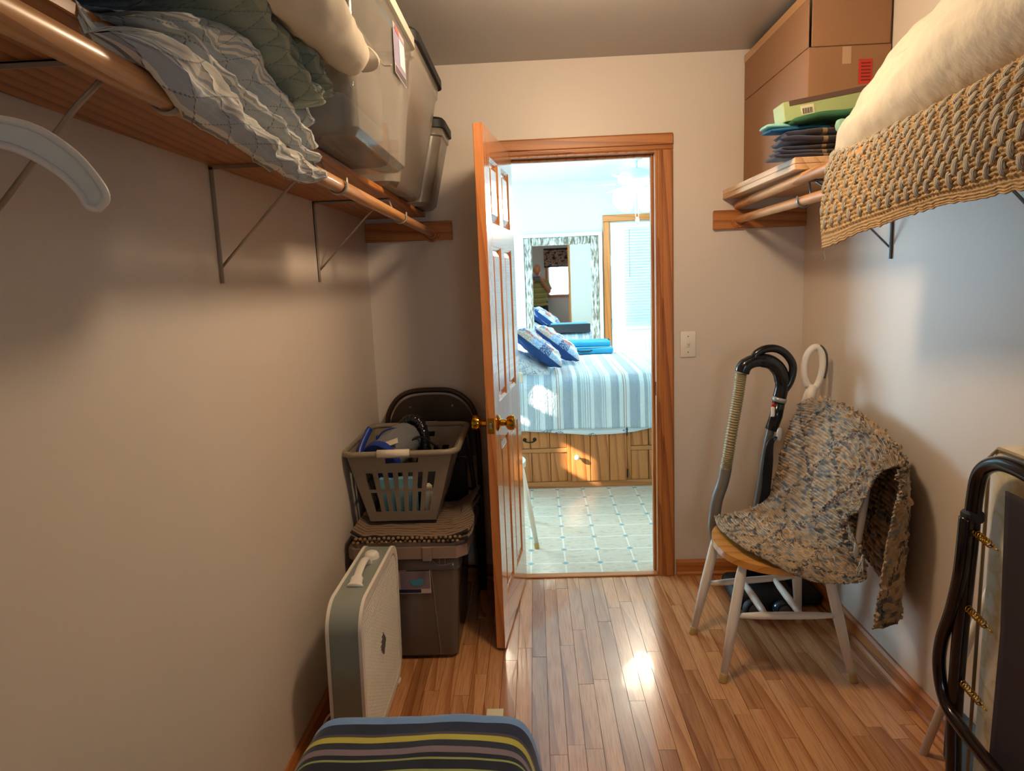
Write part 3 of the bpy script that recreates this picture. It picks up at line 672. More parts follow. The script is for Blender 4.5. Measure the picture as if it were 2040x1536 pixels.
q = B(); q.tube([(FX, FY-.02, 1.93), (FX, FY-.02, 1.905), (FX, FY-.02, 1.87)], [.008, .016, .012], 10); q.obj('chain_pull', M_white, fn, True)
point('fan_lamp', (FX, FY, 1.96), 30, (1.0, .86, .66), .08)

# ------------------------------------------------------------------ photographer, seen only in the mirror
def skin(name, pts, edges, radii, mat, parent, sub=2):
    me = bpy.data.meshes.new(name); o0 = ORI[parent.name]; me.from_pydata([V(p)-o0 for p in pts], edges, []); o = bpy.data.objects.new(name, me); C.objects.link(o); o.parent = parent
    md = o.modifiers.new('skin', 'SKIN'); md.use_smooth_shade = True
    for i, r in enumerate(radii): me.skin_vertices[0].data[i].radius = (r, r) if not isinstance(r, tuple) else r
    me.skin_vertices[0].data[0].use_root = True
    s_ = o.modifiers.new('sub', 'SUBSURF'); s_.levels = sub; s_.render_levels = sub; me.materials.append(mat); return o
PX, PY = .10, -.36
pr = thing('person', (PX, PY, 0), 'photographer in a green striped shirt holding up a phone, visible in the mirror', 'person')
M_skin = plain('skin', '#c08f74', .55, sss=.1); 
body = skin('body', [(PX, PY, .95), (PX, PY, 1.15), (PX, PY, 1.36), (PX, PY+.01, 1.47), (PX, PY+.02, 1.54),
    (PX+.17, PY, 1.40), (PX+.235, PY+.06, 1.17), (PX+.10, PY+.26, 1.39), (PX+.055, PY+.30, 1.44),
    (PX-.17, PY, 1.40), (PX-.235, PY+.06, 1.17), (PX-.12, PY+.26, 1.38), (PX-.085, PY+.30, 1.44),
    (PX+.09, PY, .88), (PX+.10, PY+.02, .48), (PX+.11, PY-.01, .08), (PX+.11, PY+.13, .035),
    (PX-.09, PY, .88), (PX-.10, PY+.02, .48), (PX-.11, PY-.01, .08), (PX-.11, PY+.13, .035)],
    [(0, 1), (1, 2), (2, 3), (3, 4), (2, 5), (5, 6), (6, 7), (7, 8), (2, 9), (9, 10), (10, 11), (11, 12), (0, 13), (13, 14), (14, 15), (15, 16), (0, 17), (17, 18), (18, 19), (19, 20)],
    [(.16, .12), (.15, .115), (.165, .11), .065, .055, .065, .045, .033, .022, .065, .045, .033, .022, .09, .06, .045, .035, .09, .06, .045, .035], M_skin, pr)
q = B(); hc = V((PX-.01, PY+.04, 1.645))
def headf(u, v):
    a = 2*pi*u; b = pi*(v-.5); r = V((cos(a)*cos(b)*.076, sin(a)*cos(b)*.095, sin(b)*.118))
    if r.z < -.02: r.x *= 1+r.z*2.2; r.y *= 1+r.z*1.2
    return hc+r
q.grid(headf, 28, 18, wrapu=True); bmesh.ops.remove_doubles(q.bm, verts=q.bm.verts, dist=.0005)
q.ball(hc+V((0, .098, -.018)), (.013, .02, .024), 10); q.ball(hc+V((.077, 0, -.01)), (.01, .018, .03), 8); q.ball(hc+V((-.077, 0, -.01)), (.01, .018, .03), 8)
hd = q.obj('head', M_skin, pr, True)
q = B(); q.ball(hc+V((.03, .088, .012)), (.012, .006, .006), 8); q.obj('eye', M_blackm, pr); q = B(); q.ball(hc+V((-.03, .088, .012)), (.012, .006, .006), 8); q.obj('eye', M_blackm, pr)
q = B(); q.ball(hc+V((0, .086, -.062)), (.022, .006, .006), 8); q.obj('mouth', plain('lips', '#9c5a50', .5), pr)
q = B()
def hairf(u, v):
    a = pi*(1+u)+.0; b = pi/2*v*.8-.25; return hc+V((cos(a)*cos(b)*.080, sin(a)*cos(b)*.099, sin(b)*.10))
q.grid(hairf, 20, 8); q.obj('hair', plain('short_grey_hair', '#8d7b6c', .8), pr, True, solid=.004)
M_shirt = stripes('striped_shirt', [(0, '#93a06a'), (.34, '#3f4a35'), (.40, '#93a06a'), (.7, '#c9c896'), (.78, '#93a06a')], 5, 1, stitch=None)
q = B()
def shirt(u, v):
    z = 1.44-.54*v; a = 2*pi*u; rx = lerp([(0, .10), (.08, .20), (.35, .185), (.7, .18), (1, .20)], v); ry = lerp([(0, .08), (.1, .125), (.5, .14), (1, .155)], v)
    return V((PX+rx*cos(a), PY+ry*sin(a), z+.03*(1-min(1, v*8))*0+.006*sin(a*3)*v))
q.grid(shirt, 32, 24, wrapu=True); q.tube([(PX+.15, PY, 1.40), (PX+.225, PY+.05, 1.22)], [.075, .075], 14, cap=False); q.tube([(PX-.15, PY, 1.40), (PX-.225, PY+.05, 1.22)], [.075, .075], 14, cap=False)
q.obj('shirt', M_shirt, pr, True)
q = B()
for s_ in (1, -1): q.tube([(PX+s_*.08, PY, .98), (PX+s_*.10, PY+.01, .75), (PX+s_*.10, PY+.02, .5), (PX+s_*.11, PY, .09)], [.115, .105, .085, .07], 16)
q.obj('trousers', plain('dark_trousers', '#23262e', .9), pr, True)
for s_ in (1, -1): q = B(); q.ball((PX+s_*.11, PY+.07, .045), (.05, .14, .045), 14); q.obj('shoe', M_blackm, pr, True)
ph = thing('phone', (.075, -.045, 1.44), 'black phone held sideways by the photographer in the mirror', 'phone')
B().box((-.012, -.050, 1.436), (.150, -.041, 1.512), .004, seg=2).obj('phone_body', M_black, ph)
B().box((-.006, -.0412, 1.45), (.012, -.0385, 1.50), .001).obj('camera_bar', plain('camera_bar_grey', '#4a4d52', .3, .5), ph)
for s_, hx in ((1, .145), (-1, .0)):
    for k in range(4): q = B(); q.tube([(hx+s_*.012, -.065, 1.500-.018*k), (hx+s_*.012, -.040, 1.502-.018*k), (hx-s_*.012, -.036, 1.502-.018*k)] if s_ > 0 else [(hx-.02, -.07, 1.500-.018*k), (hx-.018, -.052, 1.50-.018*k)], [.008, .0078, .0065] if s_ > 0 else [.008, .0075], 8); q.obj('finger', M_skin, pr, True)
    q = B(); q.tube([(hx+s_*.012, -.075, 1.45), (hx-s_*.004, -.06, 1.46), (hx-s_*.025, -.056, 1.47)], [.011, .010, .008], 8); q.obj('thumb', M_skin, pr, True)
    q = B(); q.ball((hx+s_*.015, -.072, 1.466), (.018, .016, .038), 12); q.obj('palm', M_skin, pr, True)
# valance over the rear window
t = T('printed_valance'); uv, u, v = uvsock(t); n1 = t.n('TexNoise', {'Vector': t.n('VectorMath', {0: uv, 1: (9, 7, 1)}, operation='MULTIPLY').outputs[0], 'Scale': 1, 'Detail': 4}).outputs[0]
c = t.ramp(n1, [(.36, '#1d1a20'), (.45, '#5f3a34'), (.52, '#b8a79a'), (.58, '#33404e'), (.66, '#a88d74')]); t.bs(col=c, rough=.9)
vb = t.math('LESS_THAN', t.math('PINGPONG', v, .5), .09); t.bs(col=t.mix(vb, c, '#15151a')); 
q = B(); q.grid(lambda u, v: V((WX0-.08+(WX1-WX0+.16)*u, YB+.05+.012*sin(u*40), 2.12-.42*v)), 60, 6); q.obj('valance', t.m, None, True, solid=.003)
tag(bpy.data.objects['valance'], 'dark patterned valance over the window seen in the mirror', 'valance')

# ================================================================== THINGS IN THE CLOSET
def folded(name, mat, Y0, Y1, zlo, zhi, xf, xb, parent=None, nv=60, nu=22, wave=.004, clampf=None, endp=10, seed=0, su=1, sv=1, pw=.45, sx=0):
    """a folded cloth layer lying along Y with its rounded fold facing +X"""
    q = B()
    def F(u, v):
        y = Y0+(Y1-Y0)*v; a = zlo(y); b = max(zhi(y), a+.004); e = max(0, 1-abs(2*v-1)**endp)**.5
        c = (a+b)/2; h = (b-a)/2*(.02+.98*e); xfr = xf(y) if callable(xf) else xf
        if u <= .75:
            t_ = (u/.75-.5)*pi; z = c+h*sin(t_); x = xb+(xfr-xb)*(max(cos(t_), 0)**pw)*(.9+.1*e)
            w_ = wave*(nz(y*14+seed, t_*1.3)*1.4+.6*nz(y*45+seed, t_*3)); x += w_*2*cos(t_)**.5 if cos(t_) > 0 else 0; z += w_*.5
        else:
            t_ = (u-.75)/.25; z = c+h*(1-2*t_); x = xb
        z += sx*(x-xb)
        if clampf: x, z = clampf(x, z)
        return V((x, y, z))
    g = q.grid(F, nu, nv, su=su, sv=sv, wrapu=True)
    return q.obj(name, mat, parent, True)
L = lambda *p: (lambda y: lerp(p, y))
# --- striped quilt heap, left shelf
qst = [(0, '#d0d1ca'), (.06, '#f1ebdc'), (.09, '#a39d93'), (.12, '#f1ebdc'), (.16, '#a39d93'), (.19, '#f1ebdc'), (.23, '#9a948c'), (.26, '#efe9db'), (.32, '#b6bdc2'), (.50, '#a9b5be'), (.56, '#ece7da'), (.60, '#b0b8be'), (.64, '#ece7da'), (.68, '#b0b8be'), (.72, '#ede8da'), (.80, '#c9c6bc')]
M_q1 = stripes('shelf_quilt_stripes', qst, 2.2, 0, wb=.6, weave=240, stitch=5)
M_q2 = stripes('shelf_quilt_stripes_inner', qst, 1.6, 0, wb=.6, weave=240, stitch=5)
M_q3 = stripes('shelf_quilt_bluegrey', [(0, '#8e98a0'), (.3, '#9da5aa'), (.34, '#87919a'), (.7, '#a4aaad')], 3, 0, wb=.7, weave=240, stitch=6)
def clq(x, z):
    if x < SX+.002: z = max(z, SZ1+.002)
    elif x < RX+.020: z = max(z, RZ+.040)
    return x, z
qt = thing('folded_quilt', (-.58, 1.1, SZ1), 'folded grey and cream striped quilt drooping over the left shelf edge', 'quilt')
z1 = L((.74, 1.760), (.813, 1.728), (.876, 1.692), (.968, 1.684), (1.07, 1.678), (1.19, 1.667), (1.29, 1.664), (1.40, 1.675), (1.45, 1.69))
z2 = L((.74, 1.775), (.9, 1.785), (.95, 1.765), (1.1, 1.732), (1.35, 1.708), (1.45, 1.712))
z3 = L((.80, 1.79), (.935, 1.80), (1.03, 1.784), (1.14, 1.778), (1.225, 1.765), (1.44, 1.739))
z4 = L((.75, 1.775), (.87, 1.815), (.95, 1.838), (1.01, 1.86), (1.07, 1.893), (1.156, 1.889), (1.2, 1.85), (1.30, 1.822), (1.40, 1.785), (1.44, 1.77))
z5 = L((1.0, 1.93), (1.25, 1.888), (1.356, 1.862), (1.424, 1.814))
folded('quilt_fold', M_q1, .785, 1.44, z1, z2, lambda y: -.398-.02*(y < .85)*(.85-y)*8, -.74, qt, seed=1, su=.9, sv=1.4, wave=.005, clampf=clq, pw=.16, nu=36)
folded('quilt_fold', M_q1, .82, 1.45, lambda y: z2(y)+.003, z3, -.412, -.74, qt, seed=5, su=.8, sv=1.4, wave=.005, clampf=clq)
folded('quilt_fold', M_q2, .84, 1.46, lambda y: z3(y)+.002, z4, -.420, -.74, qt, seed=9, su=1.2, sv=1.4, wave=.007, clampf=clq)
folded('quilt_fold', M_q3, .95, 1.44, lambda y: z4(y)+.002, z5, lambda y: -.425, -.74, qt, seed=13, su=.8, sv=1.4, wave=.009, clampf=clq)
# --- green quilt
M_gq = stripes('sage_quilt', [(0, '#8b9785'), (.35, '#a1a58c'), (.42, '#7f8b7b'), (.8, '#b8b08e')], 2, 0, wb=.7, weave=200, stitch=8)
gq = thing('folded_quilt', (-.56, 1.1, 1.86), 'folded sage green quilt on top of the striped one', 'quilt')
g0 = L((.86, 1.88), (1.046, 1.858), (1.128, 1.845), (1.227, 1.824), (1.289, 1.80), (1.42, 1.81)); g9 = L((.86, 2.06), (1.0, 2.02), (1.18, 1.94), (1.283, 1.895), (1.42, 1.848))
for k in range(4):
    a = k/4; b = (k+1)/4
    folded('quilt_fold', M_gq, .88+.03*k, 1.425-.022*(3-k if k < 3 else 1), (lambda a: lambda y: g0(y)*(1-a)+g9(y)*a+.001)(a), (lambda b: lambda y: g0(y)*(1-b)+g9(y)*b)(b), -.372-.012*(k % 2)+.004*k, -.72, gq, seed=20+3*k, wave=.005, su=.6, sv=1.2)
# --- cream pillow with gathered end
M_cream = plain('cream_cotton', '#d9cbb2', .85, var=.05, bump=.3, bs=30)
q = B(); pts = spl([(-.42, .72, 1.99), (-.40, .84, 1.965), (-.36, 1.0, 1.938), (-.338, 1.13, 1.920), (-.338, 1.24, 1.916), (-.336, 1.33, 1.910), (-.333, 1.395, 1.910), (-.330, 1.42, 1.912), (-.322, 1.458, 1.922)], 48)
rr = [lerp([(0, .05), (.12, .062), (.3, .056), (.5, .047), (.62, .043), (.74, .034), (.83, .019), (.88, .012), (.93, .016), (1, .026)], i/48) for i in range(49)]
q.tube(pts, rr, 28)
for v in q.bm.verts: v.co += V((nz(v.co.y*18, v.co.z*30), 0, nz(v.co.y*22, v.co.x*30, 3)))*.007
po = q.obj('shelf_pillow', M_cream, None, True); tag(po, 'cream pillow with a gathered tied end pushed against the clear tote', 'pillow')
q = B(); q.tube(spl([(-.322, 1.46, 1.925), (-.30, 1.475, 1.930), (-.29, 1.47, 1.915), (-.275, 1.48, 1.917)], 12), .0018, 6); ti = q.obj('tie_string', M_cream, po, True)
q = B(); q.tube([( -.345, 1.40, 1.868), (-.342, 1.402, 1.852), (-.338, 1.404, 1.868)], .0015, 6, closed=True); q.obj('zip_pull', M_chrome, po, True)
# --- blue box on the quilts
bb = thing('blue_box', (-.53, .90, 1.908), 'blue plastic box on top of the striped quilt, at the top photo edge', 'box')
q = B(); q.box((-.590, .60, 1.855), (-.438, .955, 2.00), .012, seg=2); q.obj('body', plain('blue_plastic', '#4aa6da', .4), bb, autos=True)
q = B(); q.box((-.60, .59, 2.001), (-.428, .965, 2.02), .006); q.obj('lid', plain('blue_plastic_lid', '#1b5c86', .4), bb)

# --- totes on the left shelf
def tote(nm, loc, bx, by, tx, ty, z0, z1, mat, lidmat, label, rim=True, corner=.03, lidh=.03, over=.012, group=None, latch=False):
    t_ = thing(nm, loc, label, 'storage tote', group)
    def ring(x, y, z, r, n=5):
        out = []
        for cx, cy, a0 in ((x[1]-r, y[1]-r, 0), (x[0]+r, y[1]-r, pi/2), (x[0]+r, y[0]+r, pi), (x[1]-r, y[0]+r, 1.5*pi)):
            for k in range(n+1): a = a0+pi/2*k/n; out.append(V((cx+r*cos(a), cy+r*sin(a), z)))
        return out
    def shell(rings, cap0=True, cap1=False):
        q = B(); R = [[q.bm.verts.new(p) for p in r] for r in rings]; n = len(R[0])
        for a, b in zip(R, R[1:]):
            for k in range(n): q.bm.faces.new((a[k], a[(k+1) % n], b[(k+1) % n], b[k]))
        if cap0: q.bm.faces.new(R[0][::-1])
        if cap1: q.bm.faces.new(R[-1])
        return q
    e = .012
    li = lambda f: ((bx[0]+(tx[0]-bx[0])*f, bx[1]+(tx[1]-bx[1])*f), (by[0]+(ty[0]-by[0])*f, by[1]+(ty[1]-by[1])*f))
    f0 = ((bx[0]+e, bx[1]-e), (by[0]+e, by[1]-e)); b1, m9, m95 = li(.04), li(.86), li(1)
    mo = ((m9[0][0]-.004, m9[0][1]+.006), (m9[1][0]-.006, m9[1][1]+.006))
    rings = [ring(*f0, z0, corner), ring(*b1, z0+.015, corner), ring(*m9, z0+(z1-z0)*.86, corner), ring(*mo, z0+(z1-z0)*.875, corner), ring(*m95, z1, corner)]
    shell(rings).obj('body', mat, t_, autos=True, solid=.0025)
    o_ = over; LX = (m95[0][0]-o_*.3, m95[0][1]+o_); LY = (m95[1][0]-o_, m95[1][1]+o_)
    if lidmat:
        shell([ring(LX, LY, z1-.012, corner), ring(LX, LY, z1+lidh*.6, corner), ring((LX[0]+.01, LX[1]-.01), (LY[0]+.01, LY[1]-.01), z1+lidh, corner)], True, True).obj('lid', lidmat, t_, autos=True)
    return t_
M_clear = glassy('clear_plastic', '#a8a298', .32, .06, .22)
M_smoke = plain('smoke_grey_plastic', '#7d756b', .22, spec=.6)
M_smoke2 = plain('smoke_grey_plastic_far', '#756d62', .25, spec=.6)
M_lidw = glassy('milky_lid', '#e6dfce', .75, .2, .1)
ct = tote('storage_tote', (-.55, 1.8, SZ1), (-.735, -.362), (1.50, 2.07), (-.762, -.352), (1.475, 2.25), SZ1+.002, 2.20, M_clear, M_lidw, 'tall clear storage tote with a milky lid on the left shelf')
B().box((-.72, 1.56, 1.80), (-.39, 2.02, 1.90), .03, seg=3).obj('contents', plain('stored_grey_cloth', '#5c5a58', .9, bump=.5, bs=15), ct, autos=True)
B().box((-.72, 1.60, 1.901), (-.40, 2.02, 2.12), .04, seg=3).obj('contents', plain('stored_beige_cloth', '#7a7164', .9, bump=.5, bs=12), ct, autos=True)
M_paper = plain('label_paper', '#cdbfc0', .5); M_lab2 = plain('label_violet', '#7d7690', .5); M_lab3 = plain('label_red', '#a24a42', .5); M_lab4 = plain('label_dark', '#4a434c', .5)
def fl(x): return -.3505 if False else x
q = B(); xx = -.3485
def quadx(x, y0, y1, z0, z1, zs0=0, zs1=0): q = B(); q.quadbox([(x-.0008+zs0, y0, z0), (x+zs0, y0, z0), (x+zs0, y1, z0), (x-.0008+zs0, y1, z0), (x-.0008+zs1, y0, z1), (x+zs1, y0, z1), (x+zs1, y1, z1), (x-.0008+zs1, y1, z1)]); return q
lab_ = quadx(xx, 1.93, 2.09, 2.035, 2.165).obj('label', M_paper, ct); quadx(xx+.001, 1.935, 2.085, 2.06, 2.15).obj('label_print', M_lab2, lab_); quadx(xx+.002, 2.0, 2.075, 2.07, 2.14).obj('label_print', M_paper, lab_); quadx(xx+.001, 1.935, 2.085, 2.037, 2.056).obj('label_print', M_lab4, lab_); quadx(xx+.002, 1.95, 2.0, 2.145, 2.160).obj('label_print', M_lab3, lab_)
tote('storage_tote', (-.56, 2.6, SZ1), (-.73, -.435), (2.30, 2.80), (-.762, -.350), (2.285, 2.90), SZ1+.002, 2.245, M_smoke, M_blackm, 'smoke grey storage tote with a black lid, second from the back wall', corner=.05)
tote('storage_tote', (-.56, 3.05, SZ1), (-.73, -.425), (2.93, 3.19), (-.762, -.352), (2.925, 3.205), SZ1+.002, 2.115, M_smoke2, M_blackm, 'smoke grey storage tote against the back wall, lower than its neighbour', corner=.05, over=.010)

# --- hanger near the camera
hg = thing('clothes_hanger', (RX, .45, 1.60), 'white plastic hanger on the near end of the left pole', 'hanger')
M_hang = plain('milky_plastic', '#dcd6cc', .35, sss=.1)
q = B(); HYc = .45
up_ = spl([(RX, HYc, 1.612), (RX+.05, HYc, 1.604), (-.355, HYc, 1.592), (-.318, HYc, 1.583), (-.293, HYc, 1.566), (-.279, HYc, 1.548), (-.275, HYc, 1.537), (-.280, HYc, 1.531)], 24)
lo_ = spl([(RX, HYc, 1.588), (RX+.05, HYc, 1.583), (-.36, HYc, 1.577), (-.328, HYc, 1.569), (-.303, HYc, 1.553), (-.292, HYc, 1.540), (-.288, HYc, 1.532), (-.281, HYc, 1.530)], 24)
for s_ in (1, -1):
    U = [V((RX+s_*(p.x-RX), p.y, p.z)) for p in up_]; W_ = [V((RX+s_*(p.x-RX), p.y, p.z)) for p in lo_]
    end = [U[-1], V((RX+s_*(-.279-RX), HYc, 1.534)), W_[-1]]
    q.tube(U+W_[::-1], .0026, 8)
    A = [q.bm.verts.new(p) for p in U]; Bq = [q.bm.verts.new(p) for p in W_]
    for k in range(24): q.bm.faces.new((A[k], A[k+1], Bq[k+1], Bq[k]))
    q.tube([(RX+s_*(-.375-RX), HYc, 1.597), (RX+s_*(-.372-RX), HYc, 1.605), (RX+s_*(-.352-RX), HYc, 1.601)], .0024, 6)
q.obj('arms', M_hang, hg, True)
q = B(); q.tube([(RX, HYc, 1.61), (RX, HYc, 1.66)]+[(RX+.0245*cos(a)*-1, HYc, RZ+.031+.0245*sin(a)) for a in [(-.6+k*.42)*1.0 for k in range(10)]], .0028, 8); q.obj('hook', M_hang, hg, True)

# ------------------------------------------------------------------ right shelf
M_card = plain('corrugated_card', '#90694a', .85, var=.05, vs=4, bump=.12, bs=90)
cb = thing('cardboard_box', (1.10, 2.86, RS1), 'tall brown cardboard box reaching the ceiling on the right shelf', 'box')
cx0, cx1, cy0, cy1, cz0, czc, czt = .960, 1.238, 2.505, 3.222, RS1+.001, 2.212, 2.40
B().box((cx0, cy0, cz0), (cx1, cy1, czc), .003).obj('carton', M_card, cb)
for a, b in (((cx0-.001, cy0+.004, czc+.0005), (cx0+.004, cy1-.004, czt)), ((cx1-.005, cy0+.004, czc+.0005), (cx1-.001, cy1-.004, czt)), ((cx0+.010, cy0-.002, czc+.0005), (cx1-.006, cy0+.003, czt-.012)), ((cx0+.006, cy1-.006, czc+.0005), (cx1-.006, cy1-.002, czt))):
    B().box(a, b, .0015).obj('flap', M_card, cb)
q = B(); q.box((cx0-.002, cy0+.01, czt-.03), (cx0-.001, cy1, czt+.001)); q.obj('edge_tape', plain('tan_tape', '#b58a5e', .3), cb)
B().box((1.074, cy0-.0012, 2.152), (1.104, cy0-.0002, 2.208)).obj('tape', plain('clear_tape', '#b08f74', .25), cb)
rl = B().box((1.130, cy0-.0012, 2.085), (1.176, cy0-.0002, 2.165)).obj('red_label', plain('red_label', '#b8301c', .5), cb)
for k in range(6): B().box((1.138, cy0-.0018, 2.095+.011*k), (1.170, cy0-.0010, 2.0995+.011*k)).obj('print_line', plain('dark_red_print', '#6e1512', .6), rl)

def slab(name, x0, x1, y0, y1, z0, z1, mat, parent, seed=0, wave=.004, tilt=0, n=26):
    """soft rounded cloth slab"""
    q = B()
    def F(sd):
        def f(u, v):
            s_, r_ = 2*u-1, 2*v-1; e = max(0, (1-abs(s_)**10)*(1-abs(r_)**10))**.5
            x = (x0+x1)/2+s_*(x1-x0)/2; y = (y0+y1)/2+r_*(y1-y0)/2
            wv = wave*nz(x*9+seed, y*9)*1.5
            x += wave*nz(y*14+seed, 5)*abs(s_); y += wave*nz(x*14+seed, 8)*abs(r_)
            return V((x, y, (z0+z1)/2+sd*(z1-z0)/2*e+wv+tilt*(x-x0)))
        return f
    q.grid(F(1), n, n); q.grid(F(-1), n, n); bmesh.ops.remove_doubles(q.bm, verts=q.bm.verts, dist=.0004)
    return q.obj(name, mat, parent, True)
def xstripe(name, stops, f0, f1, rough=.95):
    t = T(name); x = t.n('SeparateXYZ', {0: t.n('NewGeometry').outputs['Position']}).outputs[0]
    c = t.ramp(t.math('DIVIDE', t.math('SUBTRACT', x, f0), f1-f0, clamp=True), stops, 'CONSTANT')
    n1 = t.n('TexNoise', {'Vector': t.n('NewGeometry').outputs['Position'], 'Scale': 400}).outputs[0]
    t.bs(col=c, rough=rough, sheen=.3); t.bump(n1, .5, .003); return t.m
M_ntow = xstripe('navy_striped_towel', [(0, '#22243c'), (.36, '#2a2028'), (.52, '#8a7048'), (.57, '#241c26'), (.86, '#6b4a34'), (.95, '#231a22')], .80, 1.12)
for i, (lb, zz, n_, x0) in enumerate((('lower navy towel with tan stripes, resting on the short shelf board', (RS1+.001, 1.880), 3, .812), ('upper navy towel with a tan stripe, under the green sheet', (1.881, 1.925), 2, .830))):
    tw = thing('folded_towel', (.97, 2.5, zz[0]), lb, 'towel')
    h = (zz[1]-zz[0])/n_
    for k in range(n_): slab('fold_layer', x0+.012*((k*7) % 3), 1.16, 2.375+.006*k, 2.498, zz[0]+h*k, zz[0]+h*(k+1)-.001, M_ntow, tw, seed=i*5+k, wave=.005)
tag(slab('teal_pillowcase', .800, 1.00, 2.40, 2.497, 1.926, 1.938, plain('teal_cotton', '#16618a', .8, bump=.4, bs=30), None, 3, .004), 'blue teal folded cloth between navy towels and green sheet', 'cloth')
tag(slab('aqua_cloth', .795, .90, 2.415, 2.497, 1.9385, 1.951, plain('aqua_cotton', '#8fc9bd', .8, bump=.4, bs=30), None, 4, .004), 'pale aqua cloth poking out left under the green box', 'cloth')
tag(slab('green_sheet', .86, 1.14, 2.365, 2.497, 1.939, 1.962, plain('green_cotton', '#2e6444', .8, bump=.5, bs=20), None, 6, .006, tilt=.10), 'dark green folded sheet draped under the light green box', 'sheet')
tag(slab('aqua_corner', 1.0, 1.085, 2.345, 2.372, 1.905, 1.945, plain('mint_cotton', '#9ccfbf', .8, bump=.4, bs=30), None, 9, .004), 'mint cloth corner hanging beside the white pillow', 'cloth')
gb = thing('sheet_set_box', (.97, 2.44, 1.965), 'light green packaging box with a brown window and barcode', 'box')
Rg = Matrix.Translation((.850, 2.40, 1.952)) @ Matrix.Rotation(radians(-8.5), 4, 'Y')
def gbox(nm, a, b, mat, bev=0): q = B(); q.box(a, b, bev); q._tf(q.bm.verts, Rg); return q.obj(nm, mat, gb)
M_lg = plain('light_green_card', '#a4b67c', .4); gbox('carton', (0, 0, 0), (.30, .095, .062), M_lg, .0015)
gbox('window', (.020, -.0012, .046), (.285, .05, .0632), plain('brown_film', '#5b4438', .15), .0006)
gbox('barcode_label', (.055, -.0014, .010), (.098, -.0002, .040), plain('label_white', '#d8d0b0', .6))
for k in range(12): gbox('bar', (.060+.0028*k, -.0018, .013), (.060+.0028*k+(.0012 if k % 3 else .0019), -.0012, .031), M_blackm)

# --- woven mat draped over the right shelf
mc = [  # rows: wall -> over the shelf edge -> bottom hem ; columns: far -> near
 [(1.225, 2.14, 1.812), (1.225, 1.80, 1.815), (1.225, 1.45, 1.85), (1.225, 1.10, 1.90), (1.225, .60, 1.90)],
 [(1.08, 2.14, 1.806), (1.08, 1.80, 1.806), (1.06, 1.45, 1.83), (1.06, 1.10, 1.86), (1.06, .60, 1.87)],
 [(.955, 2.145, 1.806), (.955, 1.80, 1.806), (.95, 1.45, 1.835), (.95, 1.10, 1.865), (.95, .60, 1.88)],
 [(.895, 2.13, 1.795), (.895, 1.80, 1.797), (.893, 1.45, 1.81), (.893, 1.10, 1.83), (.893, .60, 1.84)],
 [(.880, 2.14, 1.73), (.880, 1.80, 1.735), (.880, 1.50, 1.74), (.880, 1.20, 1.75), (.880, .60, 1.75)],
 [(.878, 2.155, 1.63), (.875, 1.80, 1.65), (.878, 1.52, 1.665), (.875, 1.20, 1.67), (.875, .60, 1.68)],
 [(.888, 2.160, 1.527), (.882, 1.80, 1.572), (.890, 1.52, 1.594), (.884, 1.20, 1.596), (.884, .60, 1.60)]]
MS = surf(mc)
LU, LV = .62, 1.54
def mnorm(u, v):
    e = 1e-3; a = MS(min(u+e, 1), v)-MS(max(u-e, 0), v); b = MS(u, min(v+e, 1))-MS(u, max(v-e, 0)); n = a.cross(b).normalized()
    if n.x > 0 and u > .5: n = -n
    if n.z < 0 and u <= .5: n = -n
    return n
NU, NV = 210, 400
def matf(u, v):
    p = MS(u, v); n = mnorm(u, v); lu, lv = u*LU, v*LV; row = int(lu/.0125)
    hem = lu > LU-.045 or lv < .02
    if hem: d = .0035*abs(sin(pi*lu/.0105))+.001*nz(lu*300, lv*300)
    else: d = .0075*abs(sin(pi*lu/.0125))**.8*abs(sin(pi*(lv/.0175+.5*(row % 2))))**.8+.0025*nz(lu*120, lv*120)
    wob = .006*nz(lv*6, lu*3)+(.004*nz(lv*40, 7) if u > .95 or v < .03 else 0)
    return p+n*(d+.002)+V((0, 0, wob if u > .6 else wob*.3))
t = T('jute_braid'); pos = t.n('TexCoord').outputs['Object']
n1 = t.n('TexNoise', {'Vector': pos, 'Scale': 90, 'Detail': 3}).outputs[0]; n2 = t.n('TexNoise', {'Vector': pos, 'Scale': 9, 'Detail': 2}).outputs[0]
c = t.mix(n1, '#94764e', '#cfb183'); c = t.mix(t.math('MULTIPLY', n2, .4), c, '#b08c5c'); t.bs(col=c, rough=.9); t.bump(t.n('TexNoise', {'Vector': pos, 'Scale': 420, 'Detail': 2}).outputs[0], .6, .003); M_jute = t.m
q = B(); q.grid(matf, NU, NV); wm = q.obj('woven_mat', M_jute, None, True, origin=(1.0, 1.4, 1.6))
tag(wm, 'tan braided jute mat with grey yarn loops hanging over the right shelf', 'mat')
t = T('grey_yarn'); pos = t.n('TexCoord').outputs['Object']; wv = t.n('TexWave', {'Vector': pos, 'Scale': 1.2, 'Distortion': 1}, bands_direction='Y').outputs[1]
t.bs(col=t.mix(wv, '#a39a8a', '#d6cebd'), rough=.9); t.bump(wv, .6, .01); M_yarn = t.m
q = B(); q.ball((0, 0, 0), 1, 10); me = None; cnt = 0
